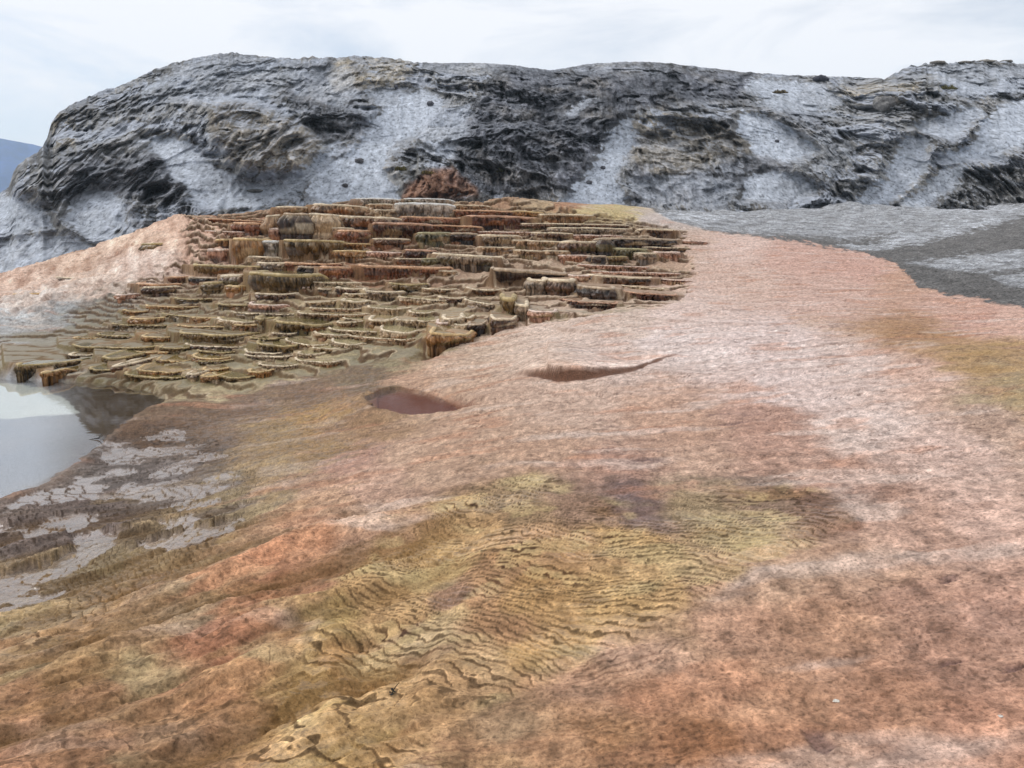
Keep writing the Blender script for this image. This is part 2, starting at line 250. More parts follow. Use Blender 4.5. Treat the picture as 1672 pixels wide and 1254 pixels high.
# ------------------------------------------------------------------ travertine ledges
PAL = dict(dk=((76,58,46),(38,32,28)), mr=((108,70,52),(54,38,32)), ru=((146,98,68),(84,58,42)), oc=((162,124,74),(104,78,46)), ol=((118,98,58),(62,54,34)),
           gn=((112,108,72),(66,66,46)), tn=((180,154,120),(124,100,74)), cr=((198,182,152),(146,128,100)), gt=((158,144,124),(92,80,66)), pk=((196,160,138),(152,116,94)),
           wh=((196,194,186),(132,128,120)), db=((112,84,60),(58,44,34)))
G1 = 'fluted travertine ledges of the terraces'
LG = [
 (571,650,323,324,10,9,'wh','white capped rounded ledge at the very top of the terraces, left half'),
 (650,738,323,325,8,9,'wh','greyish white cap ledge at the very top directly above the white dripping curtain'),
 (640,738,331,333,21,20,'wh','white dripping curtain ledge with streaked face near the top of the terraces'),
 (596,641,333,333,9,9,'tn','short tan ledge left of the white dripping curtain'),
 (604,650,342,343,10,8,'cr','small stacked cream ledge below the left end of the white curtain'),
 (736,800,334,336,8,6,'tn','thin tan ledge running right from the white dripping curtain'),
 (441,499,337,337,15,14,'tn','cream tan rounded ledge at the upper left end of the terraces'),
 (498,592,332,336,18,17,'tn','broad tan and red brown ledge above the dark block at the upper left'),
 (457,504,348,349,40,41,'dk','tall dark brown fluted block under the tan ledges at upper left'),
 (502,543,349,350,36,36,'cr','tall cream ochre fluted block right of the dark brown block'),
 (433,459,353,350,34,34,'tn','tan rounded bulge left of the tall dark brown block'),
 (437,459,373,373,15,15,'pk','pinkish knob at the foot of the tan bulge beside the dark block'),
 (545,648,352,356,22,19,'db','brown ledge with pale lip right of the cream ochre block'),
 (530,572,372,372,13,12,'tn','rounded tan hump beneath the brown ledge, left of the orange pillars'),
 (543,600,376,376,19,18,'ru','orange fluted pillars under the brown ledge'),
 (601,702,363,366,27,22,'mr','long dark maroon ledge in the middle of the upper terraces'),
 (603,664,389,390,12,11,'db','low brown ledge directly under the long dark maroon ledge'),
 (646,754,353,356,11,12,'ru','rust brown ledge just above the long dark maroon ledge'),
 (697,792,367,370,12,10,'ru','rust ledge continuing right from the end of the dark maroon ledge'),
 (731,882,342,346,11,10,'ru','long rust orange ledge below the white curtain on its right'),
 (751,884,351,355,22,15,'mr','deep rust maroon ledge under the long rust orange ledge'),
 (819,888,344,346,9,10,'oc','ochre ledge at the right end of the long rust orange ledge'),
 (674,733,380,380,17,18,'gn','green brown mound in the middle, left of the black brown ledge'),
 (731,778,380,381,16,14,'dk','black brown ledge between green mound and grey tan fluted ledge'),
 (775,852,383,385,18,16,'gt','grey tan ledge with long drip fluting in the middle'),
 (780,872,378,379,6,7,'pk','thin dusty pink ledge above the grey tan fluted ledge'),
 (375,418,389,390,40,40,'oc','tall ochre wall at the left of the terraces, beside the pinkish drum'),
 (348,376,391,391,14,15,'oc','small pale topped ochre block on the pinkish stump'),
 (339,366,407,407,20,20,'pk','pinkish rounded stump below the small ochre block'),
 (417,456,394,394,24,24,'wh','pinkish grey drum shaped ledge between ochre wall and olive wall'),
 (456,543,391,393,32,31,'ol','broad dark olive wall with deep fluting at upper left'),
 (541,598,396,398,11,10,'oc','ochre ledge right of the dark olive wall, upper of two'),
 (532,599,409,410,14,13,'oc','ochre brown ledge right of the dark olive wall, lower of two'),
 (300,432,355,361,8,7,'ru','long rust topped ledge at the far left shoulder of the terraces'),
 (372,433,363,365,18,17,'ru','red brown smooth ledge under the far left rust topped ledge'),
 (323,402,376,379,8,7,'pk','pink band on the left shoulder below the rust topped ledge'),
 (296,422,431,436,20,15,'ol','long dark olive ledge with white left corner, left side'),
 (395,446,418,420,14,12,'cr','pinkish cream ledge resting above the long dark olive ledge'),
 (411,470,428,430,13,13,'gt','brown and cream ledge at the right end of the long dark olive ledge'),
 (450,542,429,431,12,11,'ru','dark rust ledge under the broad olive wall'),
 (482,516,435,436,13,12,'dk','small dark brown block under the dark rust ledge'),
 (512,574,435,437,16,15,'ru','rust orange block beside the small dark brown block'),
 (568,732,433,438,20,16,'ru','long rusty orange and black wall in the centre of the terraces'),
 (694,742,441,443,8,7,'tn','short tan ledge below the right end of the rusty orange wall'),
 (696,822,413,420,21,17,'gt','grey brown mottled wall right of centre'),
 (688,714,422,422,12,12,'gn','dark olive block at the left foot of the grey brown mottled wall'),
 (656,707,407,409,15,14,'mr','dark red block left of the grey brown mottled wall'),
 (588,657,411,412,10,9,'pk','pink brown ledge left of the dark red block'),
 (640,690,422,423,9,9,'db','low brown ledge beneath the dark red block'),
 (398,495,444,450,35,33,'ol','tall olive wall with dark teal left end, lower left of the terraces'),
 (406,473,480,480,11,10,'db','brown footing ledge under the tall olive wall'),
 (356,399,450,449,20,22,'db','brown block left of the tall olive wall'),
 (326,358,463,461,16,17,'ol','round dark olive knob left of the brown block'),
 (298,357,452,454,11,10,'dk','dark brown ledge below the long dark olive ledge'),
 (268,299,452,452,12,12,'ru','short rust and green ledge on the left edge of the terraces'),
 (208,269,463,465,16,13,'ru','rust ledge with cream top at the left margin next to white flowstone'),
 (226,268,469,469,13,12,'db','brown knobbly ledge directly below the cream topped rust ledge'),
 (183,209,481,481,9,9,'pk','small pink brown ledge at the leftmost margin of the steps'),
 (470,577,459,463,10,8,'cr','cream tan ledge right of the tall olive wall'),
 (469,494,470,470,9,9,'pk','small pink step against the right side of the tall olive wall'),
 (512,542,472,472,9,8,'gt','small grey tan step under the cream tan ledge'),
 (541,588,470,472,12,11,'db','brown curved rim step below the cream tan ledge'),
 (558,602,479,480,8,8,'cr','short cream step under the brown curved rim'),
 (584,652,474,478,11,12,'gt','cream brown scalloped step leading right from the brown curved rim'),
 (629,690,463,465,12,12,'ol','olive brown dripping ledge below the rusty orange wall'),
 (686,742,471,473,8,8,'tn','thin tan ledge right of the olive brown dripping ledge'),
 (758,824,471,474,11,10,'db','dark ochre ledge below the dark fan of flutes, left of it'),
 (641,736,484,492,9,8,'cr','long cream scalloped step below the olive brown dripping ledge'),
 (713,757,485,487,10,9,'db','short brown fluted step at the end of the cream scalloped step'),
 (754,816,490,499,9,9,'gt','row of rounded grey tan knobs stepping down to the right'),
 (549,593,490,493,13,11,'cr','grey cream bulging rim in the middle of the shallow pools'),
 (488,550,494,492,7,8,'cr','thin cream rim left of the grey cream bulging rim'),
 (590,666,502,505,10,9,'cr','long cream rim right below the grey cream bulging rim'),
 (663,704,509,512,8,8,'cr','short cream rim continuing right from the long cream rim'),
 (472,592,511,515,8,8,'tn','long tan rim under the grey cream bulging rim'),
 (497,590,503,505,6,5,'tn','very thin tan rim between two longer cream rims'),
 (593,638,521,524,15,14,'tn','tan bulging rim in the lower middle'),
 (636,716,523,525,10,10,'cr','cream rim with soft flutes right of the tan bulging rim'),
 (541,594,528,526,8,9,'tn','short tan rim left of the tan bulging rim'),
 (718,753,519,521,16,16,'cr','cream fluted lobe at the right end of the lower rims'),
 (710,735,527,528,12,11,'pk','pinkish rounded knob left of the cream fluted lobe'),
 (750,770,516,519,12,11,'tn','small tan fluted lobe right of the cream fluted lobe'),
 (416,434,517,522,13,16,'ol','narrow upturned left tip of the dark olive basin wall'),
 (431,535,523,533,22,12,'ol','dark olive curved basin wall with dripping face, lower left'),
 (611,673,536,547,15,10,'cr','cream fluted rim curving round the olive pool in the lower middle'),
 (698,768,544,548,29,10,'oc','large round olive ochre lobe at the lower edge of the terraces'),
 (762,793,530,529,12,10,'dk','dark brown wedge above the olive ochre lobe'),
 (739,765,530,531,10,10,'cr','small cream lobe left of the dark brown wedge'),
 (399,456,552,554,9,8,'ol','thin dark olive rim left of the dark olive curved basin wall'),
 (404,484,561,567,17,10,'ol','olive fluted rim in the lower left shallow pools'),
 (456,526,556,566,8,7,'tn','tan rim slanting down beside the olive fluted rim'),
 (503,562,542,549,8,9,'cr','cream knobby rim just right of the dark olive basin wall'),
 (534,582,555,566,9,8,'cr','cream knobby rim slanting to the olive brown channel'),
 (876,974,349,351,11,11,'tn','yellow tan ledge at the upper right below the yellow crust'),
 (842,1032,364,367,10,6,'db','long brown ledge at the upper right under the yellow tan ledge'),
 (893,1032,371,373,11,9,'gt','long dusty brown ledge under the long brown ledge at right'),
 (868,938,379,381,11,10,'db','tan brown ledge left of the dusty pink line, upper right'),
 (935,1022,383,385,8,6,'pk','thin dusty pink ledge above the black ledge on the right'),
 (981,1118,388,391,16,11,'dk','long black brown ledge on the right side of the terraces'),
 (1115,1160,393,395,7,5,'pk','pink tail running out right from the long black brown ledge'),
 (979,996,389,389,27,27,'dk','narrow black pillar at the left end of the long black brown ledge'),
 (826,919,391,395,11,10,'tn','tan ledge with rounded lobes under the grey tan fluted ledge, right'),
 (919,981,394,395,20,19,'db','tan brown block left of the narrow black pillar'),
 (778,840,403,404,10,9,'tn','low tan ledge above the grey brown mottled wall'),
 (838,895,408,410,10,9,'tn','rounded tan ledge right of the low tan ledge'),
 (888,932,409,410,10,9,'tn','small tan knob left of the tan brown block'),
 (993,1065,405,407,14,13,'gn','mossy olive green ledge below the long black brown ledge'),
 (991,1027,419,419,11,10,'ol','small olive brown ledge beneath the mossy green ledge'),
 (1038,1076,413,414,13,12,'gt','taupe rounded lobe right of the mossy green ledge'),
 (964,992,418,418,13,13,'dk','small dark brown block left of the olive brown ledge'),
 (1051,1130,403,405,7,6,'db','thin brown ledge above the taupe rounded lobe'),
 (1074,1116,411,412,12,11,'pk','peach ledge right of the taupe rounded lobe'),
 (1047,1112,373,376,13,12,'db','ochre and black ledge at the far upper right'),
 (912,966,416,417,8,8,'pk','short pink tan ledge left of the small dark brown block'),
 (800,930,438,447,33,13,'dk','dark fan shaped wall of long flutes with pale lip, right of centre'),
 (865,893,458,458,22,22,'gt','tan brown block under the fan of long flutes'),
 (891,943,456,459,24,24,'db','dark brown double block right of the tan brown block'),
 (941,1017,467,473,20,18,'dk','black mottled wall continuing right from the dark brown double block'),
 (1016,1122,476,484,15,4,'mr','maroon tapering end of the black mottled wall'),
 (966,1080,450,455,18,10,'db','brown mottled ledge right of the fan of long flutes'),
 (1080,1142,456,459,5,3,'pk','thin pink tail right of the brown mottled ledge'),
 (1020,1094,467,473,8,4,'cr','grey cream ledge just above the maroon tapering end'),
 (928,967,449,450,12,11,'pk','pink ledge between the fan of flutes and the brown mottled ledge'),
 (948,1064,432,436,7,5,'pk','long thin pink ledge above the brown mottled ledge'),
 (968,1118,443,447,6,4,'pk','second long thin pink ledge, just over the brown mottled ledge'),
 (818,841,486,488,31,30,'ol','dark greenish upright corner block at the foot of the terraces'),
 (838,863,497,499,20,20,'gt','grey rounded block right of the dark greenish corner block'),
 (858,913,507,511,14,9,'pk','pink brown rounded block at the foot of the terraces'),
 (921,1018,491,497,8,5,'mr','thin dark maroon ledge under the black mottled wall'),
 (799,844,521,522,20,10,'db','dark brown wedge at the corner of the lowest pink slope'),
 (95,252,566,568,13,10,'ol','long dark ochre rim above the left pool'),
 (273,404,543,549,19,10,'ol','dark ochre fluted rim in the middle of the lower left pools'),
 (222,276,548,552,13,9,'oc','tan ochre rim left of the dark ochre fluted rim'),
 (8,112,598,592,23,7,'ol','dark brown basin wall with curled left lip at the left pool edge'),
 (60,90,610,606,11,9,'oc','yellowish knob leaning on the dark brown basin wall'),
 (201,300,604,610,12,8,'oc','ochre scalloped rim nearest the dark reflecting pool'),
 (323,356,614,614,9,8,'oc','small ochre knob right of the grey taupe knob'),
 (297,324,611,611,10,10,'gt','grey taupe knob at the end of the ochre scalloped rim'),
 (155,202,583,586,14,12,'ol','dark olive block behind the ochre scalloped rim'),
 (177,208,598,596,12,13,'db','brown step between the dark olive block and the pool'),
 (245,300,587,592,8,7,'oc','thin ochre rim behind the ochre scalloped rim'),
 (304,363,581,588,11,8,'oc','ochre rim with knobs right of the thin ochre rim'),
 (252,302,567,570,9,8,'ol','short olive rim right of the long dark ochre rim'),
 (201,255,519,521,13,10,'oc','ochre brown rim at the left of the brown pool'),
 (344,409,520,528,12,8,'cr','cream rim at the right of the brown pool'),
 (76,166,452,456,12,8,'db','brown ledge standing out of the pink flowstone at left'),
 (47,73,469,469,9,8,'gn','small olive ledge in the pink flowstone at left'),
 (10,50,480,480,12,10,'oc','ochre brown ledge in the flowstone at the left frame edge'),
 (228,256,398,397,22,20,'ol','olive brown block sticking out of the smooth flowstone shoulder'),
 (398,453,495,500,11,8,'pk','pink brown rim below the footing of the tall olive wall'),
 (277,333,487,489,7,6,'ol','thin olive rim above the brown pool'),
 (366,398,466,468,12,12,'oc','ochre knob at the left foot of the tall olive wall'),
]
def plan_ledge(x0, x1, yl, yr, h0, h1, pal, label, seed):
    rnd = np.random.RandomState(seed)
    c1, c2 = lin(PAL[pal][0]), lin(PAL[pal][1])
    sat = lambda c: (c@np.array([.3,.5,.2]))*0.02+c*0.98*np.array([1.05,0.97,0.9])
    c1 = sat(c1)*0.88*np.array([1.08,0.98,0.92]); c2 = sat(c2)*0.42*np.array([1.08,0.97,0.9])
    m = 9; t = np.linspace(0, 1, m); pxs = x0+(x1-x0)*t; pyt = yl+(yr-yl)*t; hh = h0+(h1-h0)*t
    Yf = np.array([hit(a, b+c)[1] for a, b, c in zip(pxs, pyt, hh)])
    k = np.polyfit(t, Yf, 2 if x1-x0 > 40 else 1); Yf = np.polyval(k, t)
    Ym = Yf.mean(); mpp = Ym/F; L = (x1-x0)*mpp; hm = hh.mean()*mpp
    xm = ray((x0+x1)/2, (yl+yr)/2)[0]*Ym; zz_ = base_z(np.array([xm, xm]), np.array([Ym, Ym+1.5])); slope = max(float(zz_[1]-zz_[0])/1.5, 0.07)
    D = float(np.clip(hm/slope*1.15+0.15, 0.5, 2.6 if yl > 500 else 4.5)); tall = hh.mean() > 19
    if x0 < 125 and yl > 560 or 'many alike' in label: D = min(D, 0.8)
    r = min(0.30*L, 1.6*hm+0.2) if not tall else min(0.2*L, 0.45*hm)
    # plan path in (s along, t back)
    path = []
    for i in range(13): a = math.pi/2*i/12; path.append((r-r*math.cos(a)**(1.0), D-D*math.sin(a)**0.8))
    for i in range(12, -1, -1): a = math.pi/2*i/12; path.append((L-r+r*math.cos(a), D-D*math.sin(a)**0.8))
    path = np.array(path); seg = np.r_[0, np.cumsum(np.linalg.norm(np.diff(path, axis=0), axis=1))]
    ds = mpp*0.95; ns = int(np.clip(seg[-1]/ds, 24, 420)); q = np.linspace(0, seg[-1], ns)
    s = np.interp(q, seg, path[:,0]); b = np.interp(q, seg, path[:,1])
    # scalloped front
    lob = fbm(q/max(0.9*r+0.35, L*0.10)+seed*3.1, q*0, 3, seed % 50)
    edge = np.clip(np.minimum(q, seg[-1]-q)/(D*0.8), 0, 1)
    b = b + (lob*0.20*min(hm*2.0+0.35, 1.2) + 0.10*np.abs(perlin(q/(0.16*max(hm,.3)+0.12), q*0, seed % 40)))*edge*1.0
    bow = 0.12*min(L, 4)*(2*s/L-1)**2; b = b + bow
    tt = s/L; pxq = x0+(x1-x0)*tt; tx0, _ = ray(pxq, np.interp(tt, t, pyt)+np.interp(tt, t, hh))
    Yq = np.interp(tt, t, Yf); _, tzt = ray(pxq, np.interp(tt, t, pyt)); _, tzb = ray(pxq, np.interp(tt, t, pyt)+np.interp(tt, t, hh))
    hgt = (tzt-tzb)*Yq; ztop = tzt*Yq + 0.02*fbm(s*1.2, s*0, 2, seed % 30)
    gxx = tx0*Yq; gyy = Yq + b
    ztop = ztop - 0.5*hm*sst(0.45, 1.0, (b-bow)/D)
    return dict(locals())
rf = random.Random(11); taken = [(e[0], e[1], e[2]) for e in LG]
for ky in range(15):
    yy = 496+ky*8.3; xx = np.interp(yy, [490,540,565,620], [215,130,70,150])+rf.uniform(0, 50); xr = np.interp(yy, [490,560,590,620], [640,560,500,380])
    while xx < xr:
        ln_ = rf.uniform(34, 120); y_ = yy+rf.uniform(-3, 3)
        if not any(min(xx+ln_, b_)-max(xx, a_) > 0.35*ln_ and abs(y_-c_) < 6.5 for a_, b_, c_ in taken):
            sl_ = rf.uniform(0.01, 0.09)*ln_; ol_ = xx+ln_/2 < 420
            LG.append((xx, xx+ln_, y_, y_+sl_, rf.uniform(4.5, 9), rf.uniform(3.5, 6), rf.choice(['ol','oc','ol','db']) if ol_ else rf.choice(['cr','tn','gt']),
              'low olive brown travertine rim among many alike in the shallow lower left pools' if ol_ else 'low cream coloured travertine rim among many alike in the lower middle pools')); taken.append((xx, xx+ln_, y_))
        xx += ln_+rf.uniform(4, 46)
print('ledges', len(LG))
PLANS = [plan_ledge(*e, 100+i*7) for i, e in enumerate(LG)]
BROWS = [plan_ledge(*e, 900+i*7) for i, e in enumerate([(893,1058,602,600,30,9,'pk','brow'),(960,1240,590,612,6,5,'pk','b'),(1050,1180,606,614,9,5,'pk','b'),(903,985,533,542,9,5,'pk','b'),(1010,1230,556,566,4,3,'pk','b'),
  (562,618,688,676,9,5,'pk','b'),(820,960,505,512,6,4,'pk','b'),(1040,1300,520,532,3,3,'pk','b'),(1300,1480,470,476,3,3,'pk','b'),(1120,1260,672,688,5,4,'pk','b')])]

# rows and columns
ys = [0.7]
while ys[-1] < 78:
    y = ys[-1]; dens = max(2700/(y*y)/1.35, 16.0 if y < 54 else 6); dens = min(dens, 240) if y > 2.2 else 12
    ys.append(y+1/dens)
ys = np.array(ys)
c1 = np.arange(-60, 1733, 1.5); 
cl = -60 - np.cumsum(np.linspace(2, 60, 60)); crr = 1732 + np.cumsum(np.linspace(2, 60, 60))
cols = (np.concatenate([cl[::-1], c1, crr]) - W0/2)/F
print('ground grid', len(ys), len(cols))
TX, YY = np.meshgrid(cols, ys); XX = TX*YY
# cheap base on a coarse lattice, then interpolated
cy = np.exp(np.linspace(math.log(0.69), math.log(79), 260)); cx = np.linspace(cols[0], cols[-1], 260)
Zc = base_z(cx[None]*cy[:,None], np.broadcast_to(cy[:,None], (260,260)))
def bilin(tx, y):
    a = np.clip((tx-cx[0])/(cx[1]-cx[0]), 0, 258.999); b = np.clip((np.log(y)-math.log(cy[0]))/(math.log(cy[1])-math.log(cy[0])), 0, 258.999)
    i = a.astype(int); j = b.astype(int); f = a-i; g = b-j
    return (Zc[j,i]*(1-f)+Zc[j,i+1]*f)*(1-g)+(Zc[j+1,i]*(1-f)+Zc[j+1,i+1]*f)*g
Z = bilin(TX, YY)
PX, PY = proj(XX, YY, Z)                      # where each undisplaced ground point is seen: used to place the features found in the photograph
sx = PX.ravel(); sy = PY.ravel(); X = XX.ravel(); Y = YY.ravel(); Z = Z.ravel(); Zb = Z.copy()
w1 = fbm(X*0.55, Y*0.55, 4, 1); w2 = fbm(X*0.55, Y*0.55, 4, 11)
wf1 = fbm(X*2.2, Y*2.2, 3, 21); wf2 = fbm(X*2.2, Y*2.2, 3, 31)
pxm = F/np.maximum(Y, 1)                     # photo pixels per metre
jx = (w1*30 + wf1*9); jy = (w2*14 + wf2*4)   # irregular borders
qx = sx + jx; qy = sy + jy*np.clip((sy-330)/300, 0.15, 1.6)
def pm(poly, soft=8, pad=60): return 1-sst(-soft, soft, sdpoly(qx, qy, poly, pad))

# ---- colours read from the photograph (photo x, y, r, g, b)
CC = [(30,470,189,158,140),(120,440,186,156,136),(230,400,194,165,145),(300,380,189,155,135),(340,420,184,149,129),(150,480,191,171,159),(60,500,194,181,174),(240,440,197,175,164),
 (0,540,165,170,176),(100,520,150,155,160),(170,500,110,110,108),(60,560,150,150,150),(160,540,120,110,95),
 (300,500,120,105,78),(400,510,150,132,98),(250,560,112,92,60),(350,560,112,92,60),(450,540,140,118,78),(550,500,165,148,112),(650,520,172,152,122),(700,500,165,145,115),
 (550,560,160,145,108),(450,600,172,156,118),(380,620,180,165,128),(300,620,165,150,115),(200,620,100,92,72),(600,590,140,130,98),(680,560,150,135,100),
 (500,450,130,95,65),(600,440,140,98,68),(700,440,150,120,98),(800,430,165,140,118),(900,420,175,150,128),(600,380,120,80,58),(800,380,150,118,95),(1000,400,165,138,115),(1050,420,170,142,120),
 (450,400,130,100,70),(400,360,165,120,90),(880,335,175,150,115),(960,350,185,165,115),(1000,345,185,165,110),(830,325,160,125,95),(930,330,165,120,85),(1080,358,185,170,160),(700,322,150,120,90),
 (1130,400,190,160,140),(1200,400,200,170,155),(1300,420,190,150,132),(1400,440,190,148,130),(1480,460,180,140,115),(1200,460,192,160,142),(1350,480,190,155,138),(1550,500,190,150,130),(1650,520,195,155,135),
 (1100,500,198,172,158),(1000,520,192,168,150),(900,540,195,170,152),(1100,560,198,178,168),(1250,560,198,175,165),(1000,580,190,165,150),(850,580,195,170,152),(740,600,190,160,138),(760,560,190,165,145),
 (1400,600,190,165,152),(1500,620,188,152,132),(1600,520,185,140,120),(1500,540,160,120,85),(1600,580,162,130,84),(1660,640,160,140,104),(1650,700,175,145,125),
 (700,620,180,145,120),(850,640,185,155,135),(950,680,185,155,135),(800,700,180,148,125),(700,740,180,148,125),(1100,680,178,140,115),(1250,700,170,130,110),(1300,640,195,172,162),(1400,700,195,172,160),(1550,740,190,160,145),(1600,850,190,155,138),
 (1000,760,165,125,105),(900,740,175,140,115),(1150,760,180,145,122),(1350,800,172,132,112),(1500,860,182,145,125),(1250,760,172,135,115),
 (250,700,115,88,65),(300,680,112,88,68),(400,660,120,95,75),(500,640,125,100,78),(600,620,118,98,75),(330,740,120,100,85),(450,700,145,120,82),(520,690,158,125,75),(500,730,150,122,82),(560,700,150,118,85),(440,770,155,130,92),
 (200,760,125,115,112),(280,780,140,130,128),(350,800,150,132,115),(150,840,120,105,100),(60,880,130,115,110),(300,850,150,128,95),(220,870,125,105,80),(380,820,160,140,105),
 (560,760,173,133,115),(520,800,165,132,108),(620,800,185,150,130),(560,850,175,140,112),(450,880,165,130,98),(600,890,172,135,108),(520,930,170,122,88),(450,960,165,114,80),(400,1000,158,112,78),(350,1060,150,101,70),
 (50,950,150,128,95),(150,930,150,130,98),(250,920,158,135,98),(300,900,150,125,90),(50,1020,155,128,88),(150,1020,160,125,82),(250,980,150,120,90),(300,1010,135,112,85),(200,1080,145,115,80),(100,1100,155,120,80),(50,1150,165,122,85),
 (20,1230,170,122,88),(150,1150,150,112,78),(250,1180,148,115,78),(350,1120,150,115,75),(400,1200,155,112,72),(200,1240,148,108,75),(330,1240,150,115,80),(500,1150,155,125,75),(520,1040,155,130,80),(450,1080,155,115,75),
 (650,1000,168,135,92),(620,960,165,133,88),(700,920,165,133,85),(750,860,162,130,88),(850,820,141,117,88),(950,830,135,108,92),(1030,830,115,94,92),(1150,820,144,125,98),(1250,810,126,104,90),(1340,830,115,88,75),(1200,880,157,137,100),(1000,880,168,135,88),(900,900,178,139,102),
 (800,960,157,120,85),(760,980,134,104,85),(900,980,165,130,82),(1000,980,170,137,88),(1080,960,173,142,98),(850,1040,157,120,85),(960,1040,170,135,88),(700,1060,136,108,88),(800,1090,173,142,105),(900,1080,165,130,82),(640,1140,176,144,102),
 (750,1150,168,135,98),(680,1200,168,133,95),(600,1230,160,135,85),(820,1180,162,132,98),(560,1120,162,123,75),
 (1150,960,170,135,110),(1250,920,172,138,112),(1400,920,175,138,112),(1200,1020,172,130,102),(1050,1080,175,138,112),(1350,1020,170,128,98),(1500,980,170,130,108),(1600,1000,175,135,115),(1560,1080,160,120,98),
 (950,1120,170,130,100),(1000,1200,155,112,72),(1100,1150,165,118,82),(1050,1230,145,102,68),(1150,1220,155,105,65),(1250,1150,170,125,92),(1300,1220,165,118,85),(1450,1150,170,125,95),(1600,1180,170,122,95),(1500,1240,168,120,92),(1650,1240,165,118,92),(900,1220,170,128,90),(780,1230,168,132,92)]
CC = np.array(CC, float)
def idw(qx, qy):
    step = 4; gx = np.arange(-80, 1760, step); gy = np.arange(300, 1290, step); A, B = np.meshgrid(gx, gy)
    num = np.zeros(A.shape+(3,)); den = np.zeros(A.shape)
    ang = np.where(A < 700, np.clip((B-600)/400, 0, 1)*R(-32), R(8)*np.clip((B-500)/300, 0, 1))
    ca, sa = np.cos(ang), np.sin(ang)
    for a, b, r, g, bb in CC:
        dx = (A-a); dy = (B-b); u = dx*ca+dy*sa; v = -dx*sa+dy*ca
        d2 = (u*0.62)**2+(v*1.25)**2+60; w = 1/d2**2.2
        num += w[...,None]*lin((r, g, bb)); den += w
    G = num/den[...,None]
    a = np.clip((qx-gx[0])/step, 0, len(gx)-1.001); b = np.clip((qy-gy[0])/step, 0, len(gy)-1.001); i = a.astype(int); j = b.astype(int)
    f = (a-i)[:,None]; g = (b-j)[:,None]
    return (G[j,i]*(1-f)+G[j,i+1]*f)*(1-g)+(G[j+1,i]*(1-f)+G[j+1,i+1]*f)*g
dgl_ = (X*0.80+Y*0.60); dgp_ = (-X*0.60+Y*0.80); sf = fbm(dgp_*1.8, dgl_*0.28, 4, 871)*sst(1000, 700, sx)*sst(700, 820, sy)
jf = fbm(X*1.1, Y*1.3, 5, 801, 0.62); jg = fbm(X*1.1, Y*1.3, 5, 821, 0.62)
C = idw(qx+jf*45*sst(330, 620, sy)+sf*45, qy+jg*28*sst(330, 620, sy)+sf*80)
C = C*(1+0.35*sf[:,None])
wet = np.zeros(X.shape)
# fields
P_lobe = [(540,975),(600,915),(660,880),(720,830),(780,790),(860,765),(950,800),(1040,828),(1120,800),(1230,800),(1330,815),(1405,855),(1330,890),(1220,930),(1100,1010),(1000,1075),(900,1120),(820,1150),(700,1215),(640,1300),(380,1300),(470,1130)]
P_wetl = [(130,760),(190,712),(230,690),(330,705),(420,780),(400,850),(330,890),(230,910),(120,960),(-60,1050),(-60,850),(60,800)]
P_ll = [(-60,860),(60,930),(200,900),(360,840),(400,870),(280,960),(180,1020),(60,1080),(-60,1120)]
P_ll2 = [(300,960),(520,930),(420,1060),(500,1100),(380,1300),(-60,1300),(-60,1130),(120,1100)]
P_mid = [(230,700),(420,650),(620,600),(640,640),(560,700),(640,740),(520,800),(420,850),(330,780)]
P_orb = [(1290,512),(1400,520),(1520,535),(1700,560),(1700,700),(1600,640),(1520,590),(1420,560),(1320,548)]
P_ter = [(180,480),(300,430),(300,350),(430,335),(560,318),(840,322),(980,345),(1120,375),(1130,420),(1120,490),(960,520),(820,530),(770,560),(640,590),(480,622),(330,645),(60,640),(-60,600),(-60,560),(80,540)]
P_flow = [(-60,455),(130,412),(240,372),(300,350),(380,370),(330,440),(220,470),(180,490),(80,520),(-60,540)]
lobe = pm(P_lobe, 12); wetl = pm(P_wetl, 14); ll = pm(P_ll, 18); ll2 = pm(P_ll2, 25); mid = pm(P_mid, 20); orb = pm(P_orb, 12)
ter = pm(P_ter, 6); flow = pm(P_flow, 10)
# ---- grey gravel side
bj_ = perlin(X*2.3, Y*1.1, 911)*3.5+perlin(X*6, Y*3, 912)*2.5
bnd = bj_*sst(1100, 1300, sx) + np.interp(sx, [-400,0,300,960,1060,1100,1160,1300,1400,1455,1482,1500,1540,1600,1672,1800,2400], [300,300,300,310,338,362,377,394,413,424,448,472,480,490,503,520,560]) + (wf1*5+w1*5)*np.clip((sx-1100)/200, 0, 1)
grav = sst(1.5, -1.5, sy-bnd) * sst(1040, 1075, sx+jx*0.3) * (Y < 79)
# ---- broad relief
P_basin = P_rust
Z += 0.05*w1*sst(3, 14, Y) + 0.10*fbm(X*0.25, Y*0.25, 3, 41)*sst(6, 20, Y)
# diagonal rills of the lower left
dgl = (X*0.80 + Y*0.60); dgp = (-X*0.60+Y*0.80)
rl = fbm(dgp*1.6+0.35*w1, dgl*0.35, 4, 51); rmask = sst(820, 600, sx)*sst(760, 900, sy)
Z += 0.16*rl*rmask + 0.075*ridged(dgp*3.0+0.3*w1, dgl*0.6, 3, 55)*rmask
rip = ridged(X*1.1+0.5*w1, Y*2.4+0.4*w2, 3, 61)
Z += 0.035*rip*(1-ter)*(1-wetl)*sst(1.5, 5, Y)*sst(60, 30, Y)
# flowstone slope on the left
fl = ridged(X*1.3+Y*0.5+w1*0.8, (Y-X)*0.25, 4, 71); Z += 0.22*fl*flow + 0.25*ridged((X+0.8*Y)*0.55+w1*1.0, (Y-X)*0.1, 2, 75)*flow
# edge of the yellow lobe: low bank
eb = sdpoly(qx, qy, [(520,1010),(560,960),(600,915),(700,845),(790,785),(870,765),(700,1200),(520,1260)], 80)
Z -= 0.10*np.clip(-eb/60, 0, 1)*(eb < 0)*sst(0, 60, -eb)*0.8
